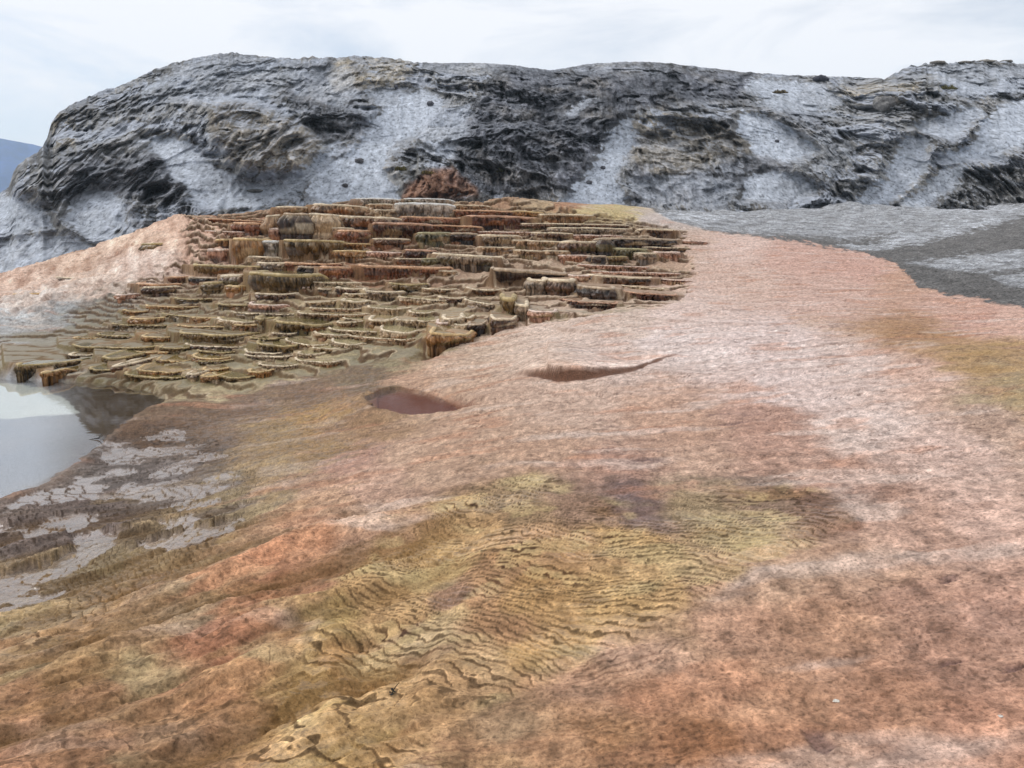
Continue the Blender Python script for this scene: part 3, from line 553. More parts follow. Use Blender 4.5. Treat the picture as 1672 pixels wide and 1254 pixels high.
# ---- small steps (micro terraces): contour lines of a sloping, noise-bent sheet
def steps(f, w):
    k = np.floor(f); fr = f-k
    return k + np.clip((fr-(1-w))/w, 0, 1), fr
lm = np.clip(lobe+ll*0.9+ll2*0.6+mid*0.5+wetl, 0, 1)
al = (Y*0.97 - X*0.26)
nbig = fbm(X*1.1, Y*1.4, 2, 81); nsm = fbm(X*3.6, Y*4.8, 4, 91, 0.62); nti = perlin(X*17, Y*21, 93)
wl = sst(0.46, 0.52, wetl*0.62 + 0.85*fbm(X*1.1, Y*1.3, 4, 833)-0.15)*sst(0.1, 0.2, wetl)
Zs_ = Zb+0.05*w1
hA = 0.0125; nsm2 = fbm(X*2.6, Y*3.4, 3, 97, 0.6); fA = (Zs_+0.13*al)/hA + 2.0*nbig + 0.75*nsm2 + 0.22*nti + 0.25*perlin(X*7, Y*8, 98)
hB = 0.022; fB = Zs_/hB + 1.5*nbig + 0.7*nsm + 0.10*nti
sA, frA = steps(fA, 0.20); sB, frB = steps(fB, 0.12)
dA = hA*(sA-fA)*1.15; dB = hB*sB - Z
Z = Z + dA*lm*(1-wl) + dB*wl
fr1 = np.where(wl > 0.5, frB, frA)
thin = sst(-0.15, 0.25, fbm(X*1.6, Y*2.0, 3, 95)+0.22)
line = np.where(wl > 0.5, sst(0.78, 0.88, fr1)*(0.5+0.5*thin), sst(0.74, 0.84, fr1)*sst(1.0, 0.96, fr1)*(0.3+0.9*thin))*lm
# finer wrinkles everywhere else
f2 = (Y-0.16*X)/0.060 + 1.3*fbm(X*3.0, Y*3.6, 4, 101, 0.6) + 1.5*w1 + 0.25*perlin(X*19, Y*20, 102)
s2, fr2 = steps(f2, 0.30)
om = (1-lm)*(1-grav)*(1-ter)*(1-flow*0.7); rgt_ = sst(0.0, 1.2, X-0.35*Y+1.0)
Z += (s2-f2)*0.013*om*(0.4+0.6*sst(-0.3, 0.3, w2)) * np.clip(Y/8, 0.7, 3.8)
line2 = sst(0.62, 0.8, fr2)*sst(1.0, 0.88, fr2)*om
bub = perlin(X*14, Y*11, 103)*0.6 + perlin(X*30, Y*24, 104)*0.4
lmp = fbm(X*5, Y*6, 4, 851, 0.6)
Z += (0.006*bub + 0.022*lmp)*(om+0.4*lm)*sst(16, 7, Y)
# ---- main terrace field steps
tn = fbm(X*0.22, Y*0.16, 3, 111)*1.5 + fbm(X*0.95, Y*0.42, 3, 115)*0.75 + fbm(X*2.8, Y*1.0, 3, 117)*0.28
stp = np.interp(sy, [330, 440, 520, 640], [0.42, 0.28, 0.15, 0.10])
LV = np.cumsum(np.zeros(1))
zi = (Zb+3.4)
ft = np.interp(zi, np.linspace(0, 8, 400), np.cumsum(np.concatenate([[0], np.diff(np.linspace(0, 8, 400))/np.interp(np.linspace(0, 8, 399), [0.2, 0.9, 2.2, 4.5, 7], [0.085, 0.12, 0.2, 0.34, 0.42])])))
sloc = np.interp(zi, [0.2, 0.9, 2.2, 4.5, 7], [0.085, 0.12, 0.2, 0.34, 0.42])
ff = ft + tn
s3, fr3 = steps(ff, 0.20)
flute = perlin(X*9, Y*1.0, 121)
Z += ter*((s3-ff)*sloc + 0.35*sloc*sst(0.93, 1.0, fr3)*0.0)
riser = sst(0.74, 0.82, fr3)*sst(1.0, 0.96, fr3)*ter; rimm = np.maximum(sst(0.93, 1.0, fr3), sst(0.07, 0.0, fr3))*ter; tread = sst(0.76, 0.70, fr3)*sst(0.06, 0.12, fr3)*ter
Z += grav*(0.10*fbm(X*0.8, Y*0.8, 4, 841) + 0.05*fbm(X*4, Y*4, 3, 845))
# ---- the ground rises behind every ledge to meet its lip
ZG = Z.reshape(len(ys), len(cols)); topm = np.zeros_like(ZG); toph = np.zeros(ZG.shape+(3,))
facem = np.zeros_like(ZG); browlit = np.zeros_like(ZG)
for P in PLANS+BROWS:
    ca = float(P['tx0'][:3].mean()); cb = float(P['tx0'][-3:].mean()); Lm = P['L']; sig = min(0.30*Lm, 0.9) if P['hh'].mean() < 19 else 0.4
    if P['pal'] == 'pk': sig *= 1.8
    Ym = P['Ym']; pad = sig/Ym; i0, i1 = np.searchsorted(cols, [ca-pad, cb+pad]); Dp = float(np.clip(1.6*P['hm']/P['slope'], 0.5, 4.0))
    j0, j1 = np.searchsorted(ys, [Ym-2.0, Ym+Dp+4.5])
    cc = cols[i0:i1]; tt_ = (cc-ca)/(cb-ca+1e-9); o_ = np.argsort(P['tx0'])
    fy = np.interp(cc, P['tx0'][o_], P['Yq'][o_]); zt = np.interp(cc, P['tx0'][o_], P['ztop'][o_]); bwv = 0.12*min(Lm, 4)*(2*np.clip(tt_, 0, 1)-1)**2
    lat = np.minimum(tt_, 1-tt_)*Lm; ws = sst(-sig, 0.12*sig, lat)
    bd = ys[j0:j1,None]-(fy+bwv)[None]-np.clip(0.3*sig-lat, 0, None)[None]*1.5-0.12
    w_ = ws[None]*sst(-0.02, 0.10, bd)*(1-sst(Dp, Dp+2.5, bd)) if P['hh'].mean() < 19 else ws[None]*sst(0.02, 0.2, bd)*(1-sst(Dp, Dp+1.5, bd))
    sub_ = ZG[j0:j1, i0:i1]; up_ = np.maximum(zt[None]-0.015-sub_, 0)*w_; sub_ += up_
    fb = ws[None]*sst(-0.16, 0.0, bd)*sst(0.22, 0.06, bd)*{'brow': 1.0, 'b': 0.10}.get(P['label'], 0.0); facem[j0:j1, i0:i1] = np.maximum(facem[j0:j1, i0:i1], fb); browlit[j0:j1, i0:i1] = np.maximum(browlit[j0:j1, i0:i1], ws[None]*sst(0.12, 0.2, bd)*sst(1.2, 0.3, bd)*(P['label'] == 'brow'))
    tm = np.clip(up_/max(P['hm'], 0.05)*2, 0, 1)*(P['pal'] not in ('pk',)); tm = tm*sst(0.5, 1.0, w_); q_ = tm > topm[j0:j1, i0:i1]
    topm[j0:j1, i0:i1][q_] = tm[q_]; tc_ = lin(PAL[P['pal']][0])*0.45+lin((168,142,112))*0.45; toph[j0:j1, i0:i1][q_] = tc_*np.array([1.05, 0.96, 0.9])
facem = facem.ravel(); browlit = browlit.ravel(); Z = ZG.ravel(); topm = topm.ravel(); toph = toph.reshape(-1, 3)
Z += grav*sst(56, 72, Y)*(1.5*fbm(X*0.09, Y*0.09, 4, 847)+0.25*fbm(X*0.6, Y*0.6, 3, 848))
# ---- carve pools
for poly, zw in POOLS:
    sd = sdpoly(X, Y, poly, 1.5); sd = sd + 0.10*wf1 + 0.05*perlin(X*6, Y*6, 131)
    t = sst(0.15, -0.25, sd)
    Z = Z*(1-t) + np.minimum(Z, zw-0.07)*t
    Z = np.where((sd > 0.0) & (sd < 1.3) & True, np.maximum(Z, zw+0.03*sst(0, 0.15, sd)-0.35*np.clip(sd-0.12, 0, None)), Z)
# wet flats beside the pool: nearly level cells
# ---- colour detail
nz = fbm(X*0.9, Y*2.0, 4, 141); asp = np.interp(Y, [3, 8, 20, 40], [0.75, 0.9, 1.5, 1.8]); n3 = fbm(X*4.5, Y*4*asp, 4, 151, 0.6); n5 = perlin(X*22, Y*18, 155)
C = C*(1+0.26*nz[:,None]*np.array([0.8,1.0,1.15])) * (1+0.36*n3[:,None]*np.array([0.9,1,1.05])) * (1+0.12*n5[:,None])
# iron-orange and pale blotches outside the pattern
ob = sst(0.18, 0.5, fbm(X*0.7+3, Y*1.5, 4, 161))*om
C = C*(1-0.45*ob[:,None]) + 0.45*ob[:,None]*lin((178,122,88))
pb = sst(0.2, 0.55, fbm(X*0.5, Y*1.6, 4, 171))*om
C = C*(1-0.4*pb[:,None]) + 0.4*pb[:,None]*lin((205,188,178))
vb = sst(0.15, 0.5, fbm(X*1.2, Y*1.7, 3, 181))*np.clip(lobe+ll+ll2, 0, 1)
C = C*(1-0.45*vb[:,None]) + 0.45*vb[:,None]*lin((182,166,120))
vb = sst(0.1, 0.5, fbm(X*1.0+7, Y*1.5, 4, 191))*np.clip(lobe+ll+ll2, 0, 1)
C = C*(1-0.5*vb[:,None]) + 0.5*vb[:,None]*lin((132,98,52))
C = C*(1-0.62*line[:,None]) + 0.62*line[:,None]*lin((66,48,30))
l2 = line2*(0.12+0.42*sst(0.0, 0.45, fbm(X*2.0, Y*2.4, 4, 837)))*(1-0.5*sst(8, 4, Y)*rgt_); C = C*(1-l2[:,None]) + l2[:,None]*lin((98,66,48))
gr_ = perlin(X*26, Y*20, 861)*0.6+perlin(X*48, Y*36, 862)*0.5; gm_ = sst(-0.35, 0.35, fbm(X*1.7, Y*2.1, 4, 921))*(1-0.8*flow); C = C*(1-(0.40*gm_*sst(0.15, 0.6, gr_))[:,None])*(1+(0.2*gm_*sst(0.1, 0.5, -gr_))[:,None])
lm2 = fbm(X*6.5, Y*4.5, 4, 923, 0.6); C = C*(1+0.45*(lm2*om*sst(12, 6, Y))[:,None])
lum = C@np.array([0.3,0.5,0.2]); C = (lum[:,None] + (C-lum[:,None])*0.80)*0.94*np.array([1.05,0.99,0.905])*(1+0.45*fbm(X*9, Y*7, 3, 831)[:,None])
hl = sst(0.10, 0.0, fr1)*lm; C = C*(1+0.38*hl[:,None])
C = C*(1+0.22*flow[:,None]*np.array([1.0,1.1,1.2]))*(1+(om*sst(700, 1000, sx))[:,None]*np.array([0.05,0.075,0.12])*(1+sst(820, 500, sy)[:,None]))
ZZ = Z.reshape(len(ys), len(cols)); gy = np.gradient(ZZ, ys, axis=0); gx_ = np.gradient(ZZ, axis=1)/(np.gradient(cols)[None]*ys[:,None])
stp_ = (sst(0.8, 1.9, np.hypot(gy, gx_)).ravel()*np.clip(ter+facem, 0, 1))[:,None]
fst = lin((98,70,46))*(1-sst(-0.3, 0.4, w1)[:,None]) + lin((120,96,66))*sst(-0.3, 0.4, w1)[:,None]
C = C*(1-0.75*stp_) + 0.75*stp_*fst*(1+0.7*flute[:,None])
fs_ = (fbm((X+0.5*Y)*1.6, (Y-X)*0.18, 4, 931)*flow)[:,None]; C = C*(1+0.7*fs_*np.array([0.8,1.0,1.1]))
# orange streamer on the far right
os_ = orb*sst(-0.4, 0.2, n3+nz); C = C*(1-0.25*os_[:,None]) + 0.25*os_[:,None]*lin((150,110,45))
# terraces
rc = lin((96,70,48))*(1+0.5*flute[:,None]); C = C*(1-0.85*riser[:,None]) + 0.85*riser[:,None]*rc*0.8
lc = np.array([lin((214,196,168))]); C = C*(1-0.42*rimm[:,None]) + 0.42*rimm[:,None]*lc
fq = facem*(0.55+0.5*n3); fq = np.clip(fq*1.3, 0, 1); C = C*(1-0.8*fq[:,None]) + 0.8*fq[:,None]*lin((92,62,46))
rt = (rl*rmask)[:,None]; C = C*(1+0.9*np.clip(rt, 0, 0.4)); tr_ = np.clip(-rt*2.2, 0, 0.6); C = C*(1-tr_)+tr_*lin((112,84,50))
crm = (sst(0.16, 0.3, fbm(X*1.5, Y*1.9, 3, 901))*np.clip(lobe+0.7*ll, 0, 1)*(1-line)*sst(3.8, 4.8, Y)*sst(8.5, 7, Y))[:,None]; C = C*(1-0.3*crm)+0.3*crm*lin((194,172,126))
C = C*(1+lobe[:,None]*np.array([0.17,0.165,0.11]))
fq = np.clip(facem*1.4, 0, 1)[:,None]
sm_ = (sst(0.80, 0.92, ridged(X*0.45+w1, Y*1.3+0.6*w2, 3, 905))*sst(9, 14, Y)*om)[:,None]; C = C*(1-0.30*sm_)
blb = (1-sst(-60, 60, sdpoly(qx, qy, [(880,520),(1150,500),(1400,560),(1620,760),(1500,800),(1300,700),(1000,640),(860,600)], 90)))[:,None]*om[:,None]; C = C*(1+blb*np.array([0.05,0.06,0.08]))
C = C*(1+0.30*browlit[:,None]); C = C*(1-0.85*fq)+0.85*fq*lin((98,68,52))*(1+0.5*n3[:,None])  # lit top edge of the brow painted into the colour, then its brown face
C = C*(1-0.55*topm[:,None]) + 0.55*topm[:,None]*toph*(1+0.4*n3[:,None])
lol = ter*sst(490, 540, sy)*sst(560, 420, sx)*sst(-0.3, 0.2, w2+0.1); C = C*(1-0.45*lol[:,None]) + 0.45*lol[:,None]*lin((96,82,54))
low = sst(455, 520, sy)*tread*sst(-0.25, 0.15, w2+0.2)
C = C*(1-0.55*low[:,None]) + 0.55*low[:,None]*lin((120,108,72))
# specks of grey and dark pits in the pink right-hand slope
pit = sst(0.36, 0.5, fbm(X*1.4, Y*4.2, 4, 201))*om*pm([(1500,930),(1700,950),(1700,1130),(1560,1130),(1480,1010)], 30)
pit = np.maximum(pit, sst(0.30, 0.45, fbm(X*1.2, Y*5.0, 3, 205))*pm([(900,700),(1000,700),(1100,720),(1080,770),(960,760)], 20))
pit = np.maximum(pit, sst(0.28, 0.45, fbm(X*0.7, Y*3.5, 3, 207))*pm([(1110,660),(1280,690),(1300,720),(1180,715),(1100,690)], 12)*0.8)
pit = np.maximum(pit, pm([(1308,1188),(1340,1190),(1365,1215),(1350,1228),(1325,1212)], 5, 30)*0.8)
C = C*(1-0.7*pit[:,None]) + 0.7*pit[:,None]*lin((92,72,72)); Z -= 0.02*pit
# gravel colours
gl = 0*X
for poly, k in [([(1040,352),(1100,338),(1300,330),(1480,330),(1700,326),(1700,350),(1600,362),(1480,378),(1380,392),(1300,384),(1200,380),(1100,366)], 0.62),
                ([(1480,338),(1560,331),(1640,335),(1660,345),(1600,352),(1500,348)], 1.0), ([(1370,405),(1470,385),(1620,350),(1660,355),(1560,385),(1480,402),(1400,412)], 0.85),
                ([(1055,352),(1120,345),(1200,350),(1180,362),(1090,364)], 1.0), ([(1480,430),(1560,418),(1700,405),(1700,440),(1560,445)], 0.8), ([(1600,450),(1700,445),(1700,470),(1640,468)], 0.7)]:
    gl = np.maximum(gl, k*(0.55+0.45*sst(-0.4, 0.3, wf2+nz))*(1-sst(-4, 4, sdpoly(sx+35*w1+16*wf1, sy+6*wf1+5*w2, poly, 40))))
gl = gl*(0.85+0.5*nz)
g1 = lin((120,118,116)); g2 = lin((204,207,212))
gsp = perlin(X*7, Y*5, 213)*0.5+perlin(X*15, Y*11, 214)*0.5
GC = (g1+(g2-g1)*np.clip(gl, 0, 1)[:,None])*(1+0.45*n3[:,None])*(1+0.4*fbm(X*0.8, Y*0.9, 5, 211, 0.6)[:,None])*(1+0.35*gsp[:,None])*(1-0.18*sst(370, 470, sy)[:,None])
C = C*(1-grav[:,None]) + GC*grav[:,None]
# bed of the pools
sd = sdpoly(X, Y, P_left, 1.5); bed = sst(0.1, -0.3, sd)[:,None]
milky = np.clip(1-sst(-2, 2, sdpoly(sx+jx*.5, sy+jy*.5, [(-400,600),(70,620),(112,648),(122,662),(40,675),(-400,700)], 60)), 0, 1)
rgt = sst(40, 160, sx+jx*0.4)[:,None]; bc = (lin((178,180,184))*(1-rgt)+lin((104,86,62))*rgt)*(1-milky[:,None]) + lin((226,228,220))[None]*milky[:,None]
vein = sst(0.86, 0.97, ridged(X*0.5, Y*0.9, 3, 221)); bc = bc*(1-0.5*vein[:,None]) + 0.5*vein[:,None]*lin((180,172,160))
C = C*(1-bed)+bc*bed
sd = sdpoly(X, Y, P_rust, 1.5); bed = sst(0.1, -0.2, sd)[:,None]; C = C*(1-bed)+lin((112,66,48))*bed
# wetness
wet = np.clip(1.0*wl*sst(0.84, 0.76, fr1) + 0.35*mid*sst(0.1, -0.2, n3) + 0.4*lobe*sst(0.7, 0.6, fr1)*sst(0.0, 0.4, nz+0.1) + 0.5*low + 0.25*ll*sst(0.7, 0.6, fr1) + 0.05*om, 0, 0.96)
fl_at = wl*sst(0.84, 0.78, fr1); crs = wetl*(1-wl); C = C*(1-0.35*crs[:,None])
C = C*(1-0.7*fl_at[:,None]) + 0.7*fl_at[:,None]*lin((134,120,110))*(1+0.5*nz[:,None])
wet = wet*(1-sst(0.25, 0.7, np.hypot(gy, gx_)).ravel())
V = np.stack([X, Y, Z], -1); nr, nc = len(ys), len(cols); FC = grid_faces(nr, nc)
gm = grav[FC].mean(1) > 0.5
def sub(sel, name, mat, a):
    f = FC[sel]; u, inv = np.unique(f, return_inverse=True)
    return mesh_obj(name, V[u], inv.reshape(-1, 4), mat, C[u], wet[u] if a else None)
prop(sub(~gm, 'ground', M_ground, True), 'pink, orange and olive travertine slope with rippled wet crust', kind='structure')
prop(sub(gm, 'gravel_slope', M_gravel, False), 'grey gravel slope between the pink travertine and the cliff', kind='structure')
GZ = Z.reshape(nr, nc)
def gz(x, y):
    j = int(np.clip(np.searchsorted(ys, y), 1, nr-1)); i = int(np.clip(np.searchsorted(cols, x/y), 1, nc-1))
    return float(GZ[j, i])
# outer land behind the camera and to the sides
a = np.linspace(R(-180), R(180), 97); rr = np.array([0.0, 1.0, 4, 10, 30, 80, 200, 500]); A, B = np.meshgrid(a, rr)
ox = B*np.sin(A); oy = B*np.cos(A); oz = -3.9-0.02*B-0*A; oz = np.where(B > 30, -6-0.02*B, oz); oz = np.where(B<=1, -3.9, oz)
mesh_o = mesh_obj('terrain', np.stack([ox.ravel(), oy.ravel(), oz.ravel()], -1), grid_faces(8, 97), M_gravel, np.tile(lin((120,115,105)), (ox.size, 1)))
prop(mesh_o, 'low grey land around and below the hot spring slope', kind='structure')

# water sheets
def sheet(name, poly, z, mat, label, grow=0.25):
    P = np.array(poly); c = P.mean(0); v = P-c; L = np.linalg.norm(v, axis=1, keepdims=True); P = c+v*(1+grow/np.maximum(L, .3))
    m = len(P); Vv = np.concatenate([np.c_[P, np.full(m, z)], [[c[0], c[1], z]]]); f = np.array([[i, (i+1) % m, m] for i in range(m)])
    e1 = Vv[f[0,1]]-Vv[f[0,0]]; e2 = Vv[m]-Vv[f[0,0]]
    if e1[0]*e2[1]-e1[1]*e2[0] < 0: f = f[:, ::-1]
    o = mesh_obj(name, Vv, f, mat, smooth=False); return prop(o, label, kind='structure')
sheet('water', P_left, POOLZ, M_water, 'still pool at the left reflecting pale sky and cliff')
sheet('water', P_rust, h1[2]-0.03, M_shallow, 'small lens-shaped rust brown pool in the pink slope', 0.12)
sheet('water', P_ol, h2[2]-0.02, M_shallow, 'small olive pool below the round olive lobe', 0.1)

# ------------------------------------------------------------------ hill
SIL = np.array([(-900,470),(-500,440),(-250,400),(-100,352),(0,316),(14,306),(22,282),(30,268),(45,258),(60,250),(70,240),(77,226),(84,202),(93,187),(112,174),(150,155),(180,143),(210,135),(245,118),(280,103),(330,92),(370,86),(410,90),(470,96),(520,93),(600,92),(640,95),(690,103),(750,103),(800,103),(850,108),(900,115),(930,110),(975,103),(1030,101),(1080,102),(1150,110),(1220,118),(1290,122),(1340,124),(1400,126),(1440,128),(1480,112),(1530,101),(1580,102),(1620,99),(1672,104),(1800,98),(2000,112),(2300,150),(2700,200)], float)
BAS = np.array([(-900,500),(-200,480),(0,475),(130,445),(240,410),(300,390),(500,360),(980,372),(1100,385),(1672,385),(2700,385)], float)
hx = np.concatenate([np.linspace(-900, -40, 60)[:-1], np.arange(-40, 1712, 1.35), np.linspace(1713, 2700, 60)])
NB = 300; hb = np.concatenate([[-0.30,-0.18,-0.1,-0.05,-0.02], np.linspace(0, 1, NB)])
HX, HB = np.meshgrid(hx, hb)
sil = np.interp(hx, SIL[:,0], SIL[:,1]); 
rough_s = fbm(hx/26, hx*0, 5, 301, 0.6)*4.0 + perlin(hx/7, hx*0, 305)*1.2
sil = sil + rough_s*np.where(hx > 1440, 1.5, np.where(hx < 700, 1.1, 0.5))
bas = np.interp(hx, BAS[:,0], BAS[:,1])
hbc = np.clip(HB, 0, 1); HPY = sil[None]+(bas-sil)[None]*hbc
Db = np.interp(hx, [-900,-200,0,100,300,600,1000,1400,1700,2700], [62,60,60,62,64,72,76,76,74,74])
Dt = np.interp(hx, [-900,-200,0,70,85,200,400,700,900,1000,1400,1440,1700,2700], [75,78,82,86,98,108,112,116,122,116,122,112,108,100])
# profile: gentle foot, steep face, rounded brow
pr = (1-hbc); prof = 0.55*pr + 0.45*pr**3
Dh = Db[None] + (Dt-Db)[None]*prof
tx, tz = ray(HX, HPY)
hx0 = tx*Dh; hy0 = Dh; hz0 = tz*Dh
back = np.where(HB < 0, -HB, 0)
sxh = HX.ravel(); syh = HPY.ravel()
px_m = Dh.ravel()/F                 # metres per photo pixel
U = hx0.ravel(); Vv = hz0.ravel(); 
hw1 = fbm(U*0.07, Vv*0.12, 4, 311); hw2 = fbm(U*0.07, Vv*0.12, 4, 321); hf = fbm(U*0.4, Vv*0.6, 4, 331); hf2 = fbm(U*0.4, Vv*0.6, 4, 341)
qx = sxh + hw1*22 + hf*9; qy = syh + hw2*12 + hf2*6
SCREE = [([(700,140),(722,175),(705,200),(680,225),(645,250),(628,275),(650,300),(655,325),(540,330),(495,315),(520,290),(560,260),(592,235),(600,205),(640,180),(670,150)], 1.0),
 ([(235,222),(275,225),(305,240),(330,265),(380,290),(420,298),(470,292),(520,258),(548,232),(562,240),(530,285),(480,315),(420,335),(330,335),(300,302),(270,272),(240,250)], 0.85),
 ([(230,142),(330,102),(430,100),(470,120),(440,165),(380,172),(300,160),(240,172)], 0.35), ([(450,110),(560,110),(600,150),(560,180),(490,160)], 0.45),
 ([(120,330),(160,300),(200,320),(210,360),(170,395),(140,395),(110,365)], 0.75), ([(-80,400),(60,380),(130,392),(155,405),(80,445),(-80,455)], 0.75), ([(-150,325),(20,320),(75,338),(82,372),(0,385),(-150,400)], 0.8),
 ([(1035,190),(1048,210),(1032,250),(1012,290),(1018,335),(920,330),(935,300),(972,265),(990,235),(1008,212)], 1.0), ([(968,152),(932,192),(915,190),(945,160)], 0.6),
 ([(1218,127),(1280,126),(1340,138),(1300,158),(1225,150)], 0.85), ([(1208,188),(1250,190),(1300,222),(1335,248),(1300,264),(1260,268),(1215,252),(1198,220)], 1.0), ([(1240,160),(1340,140),(1375,168),(1330,185),(1250,178)], 0.7),
 ([(1212,288),(1260,285),(1335,312),(1295,335),(1212,330)], 0.8), ([(1450,292),(1468,235),(1500,215),(1525,235),(1512,270),(1482,312),(1440,336),(1400,332)], 0.9),
 ([(1485,202),(1600,175),(1615,190),(1560,232),(1528,222)], 0.9), ([(1588,240),(1618,200),(1648,170),(1700,160),(1700,232),(1630,252),(1560,262),(1528,258)], 1.0), ([(1478,325),(1540,270),(1585,260),(1562,300),(1520,332)], 0.8),
 ([(1040,290),(1100,280),(1200,300),(1200,335),(1040,335)], 0.35), ([(700,190),(760,170),(770,220),(740,260),(690,250)], 0.45), ([(1330,200),(1400,230),(1380,300),(1330,280)], 0.25), ([(1510,110),(1700,108),(1700,150),(1560,160)], 0.55), ([(600,140),(650,135),(690,150),(640,175)], 0.6)]
scr = np.zeros(sxh.shape)
ej = fbm(U*1.3, Vv*1.6, 4, 871, 0.6)
for poly, k in SCREE: scr = np.maximum(scr, k*(1-sst(-2.5, 2.5, sdpoly(qx+ej*14, qy+ej*9, poly, 40))))
def hp(poly, s=8): return 1-sst(-s, s, sdpoly(qx, qy, poly, 40))
dome = hp([(338,185),(370,162),(420,172),(470,198),(520,228),(532,250),(495,284),(420,293),(365,268),(335,232)])
tanr = np.maximum.reduce([hp([(540,92),(640,92),(690,105),(660,140),(600,140),(550,150),(530,120)]), hp([(1370,140),(1440,132),(1500,138),(1480,165),(1400,170),(1368,158)]), 0.6*hp([(1040,195),(1130,185),(1210,205),(1215,250),(1100,285),(1045,260)]), hp([(80,200),(110,180),(120,235),(80,240)])])
dark = np.maximum.reduce([hp([(780,150),(830,108),(930,108),(1230,115),(1220,180),(1040,180),(990,230),(930,320),(770,320),(740,270),(760,200)], 14), 0.7*hp([(460,100),(600,100),(600,220),(520,230),(470,180)], 12), 0.8*hp([(1050,220),(1200,200),(1215,330),(1030,335)], 12), 0.8*hp([(100,255),(290,250),(300,330),(110,330)], 14), 0.7*hp([(1220,178),(1350,185),(1350,215),(1290,220)], 6), 0.8*hp([(1195,255),(1290,265),(1285,290),(1210,285)], 6)])
orng = hp([(668,295),(690,280),(735,272),(768,308),(775,326),(662,326)], 6)
# relief
r1 = ridged(U*0.13+hw1*0.8, Vv*0.075+hw2*0.6, 5, 351); r2 = ridged(U*0.42+hw1*1.4, Vv*0.13+hw2*1.0, 5, 361, 0.6); r3 = ridged(U*1.2+hf*.6, Vv*0.30+hf2*.5, 4, 371, 0.62)
big = fbm(U*0.045, Vv*0.06, 3, 381)
vert = ridged(U*0.7+hw1*1.2, Vv*0.08, 3, 391)
strat = perlin(U*0.05+hw1, Vv*0.9+hw2*1.5+hf*0.6, 395)
blocks = perlin(U*0.55+hf*0.8, Vv*0.8+hf2*0.8, 397); blocks = np.clip(blocks*3, -1, 1)
rk = 1-np.clip(scr*1.1, 0, 1)
ss_ = np.zeros(sxh.shape)
for poly, k in SCREE: ss_ = np.maximum(ss_, k*(1-sst(-8, 16, sdpoly(sxh+hw1*18, syh+hw2*10, poly, 40))))
rk = 1-np.clip(ss_*1.1, 0, 1)
dome_s = 1-sst(-14, 10, sdpoly(sxh+hw1*12, syh+hw2*8, [(338,185),(370,162),(420,172),(470,198),(520,228),(532,250),(495,284),(420,293),(365,268),(335,232)], 40))
rgh = np.clip(0.75+1.1*fbm(U*0.035+3, Vv*0.05, 2, 851)*1.6, 0.2, 1.3)*(1-0.6*dome_s)
cl_ = fbm(U*0.055+hw1*0.7, Vv*0.085+hw2*0.7, 3, 861); ledg = np.floor(cl_*4)/4 + sst(0.6, 1.0, cl_*4-np.floor(cl_*4))/4     # stepped rock faces
disp = 3.0*big + (1.0+4.0*rk)*ledg + rk*(2.4*(r1-0.6) + rgh*(1.9*(r2-0.6) + 0.85*(r3-0.6)) + 1.3*vert + 0.15*strat + 0.25*blocks + 1.5) + (1-rk)*(0.12*hf) + 4.5*dome_s + 0.5*dome_s*ridged(U*1.1+hw1, Vv*0.15, 3, 399)
topd = (HPY-sil[None]).ravel()+ (HB.ravel() < 0)*0.0
disp = 1.35*disp
disp = disp*np.clip(0.30+topd/45.0, 0.25, 1)
bx = hx0.ravel(); by = hy0.ravel(); bz = hz0.ravel()
nxv = bx/by
bk = back.ravel()
kd = (by-1.05*disp)/by; X2 = bx*kd; Y2 = by*kd + bk*160; Z2 = bz*kd + 0.03*disp*sst(0, 30, topd) - bk*50
X2 = X2 + nxv*bk*160
# powder settling on the flatter bits
HV = np.stack([X2, Y2, Z2], -1); G = HV.reshape(HX.shape+(3,))
du = np.gradient(G, axis=1); dv = np.gradient(G, axis=0); nn = np.cross(du, dv); nn /= np.linalg.norm(nn, axis=-1, keepdims=True)+1e-9
up = np.abs(nn[...,2]).ravel()
pw = sst(0.66, 0.90, up + 0.25*hf + 0.10*hw1)
pz = fbm(U*0.12+5, Vv*0.2, 4, 401)
base = lin((124,123,121))[None]*(1-dark[:,None]) + lin((88,89,94))[None]*dark[:,None]
base = base*(1-0.8*tanr[:,None]) + 0.8*tanr[:,None]*lin((152,142,124))
base = base*(1-0.85*dome[:,None]) + 0.85*dome[:,None]*lin((136,128,116))
br = sst(0.0, 0.45, pz); base = base*(1-0.35*br[:,None]) + 0.35*br[:,None]*lin((128,120,108))
base = base*(1+0.40*hf[:,None])*(1+0.30*vert[:,None]-0.15)*(1+0.25*blocks[:,None])
wp = sst(0.14, 0.20, fbm(U*0.16+hw1, Vv*0.26+hw2, 5, 881, 0.6)+0.25*up-0.14)
lit = fbm(U*0.10+hw2*.8+9, Vv*0.15+hw1*.8, 5, 897, 0.55); base = base*(1+0.36*np.tanh(lit*9)[:,None]*(1-0.6*dome[:,None]))
ww = np.clip(pw*(0.55-0.35*dark) + 0.7*wp*(1-0.9*dark)*(1-0.7*dome) + 0.12*ej, 0, 1)
pc = lin((158,163,172))
HC = base*(1-ww[:,None]) + pc*ww[:,None]
sc = np.clip(scr, 0, 1); stones = sst(0.25, 0.5, fbm(U*1.6, Vv*2.2, 3, 411)); st2 = sst(0.42, 0.6, perlin(U*2.1, Vv*2.9, 881)*0.7+perlin(U*4.5, Vv*6, 882)*0.4+0.25*hf2); fine = perlin(U*4, Vv*5, 883)*0.5+perlin(U*7, Vv*8, 884)*0.5
scol = lin((180,186,195))[None]*(1-0.28*stones[:,None])*(1-0.5*st2[:,None])*(1+0.15*hf[:,None])*(1+0.2*fine[:,None])
HC = HC*(1-sc[:,None]) + scol*sc[:,None]
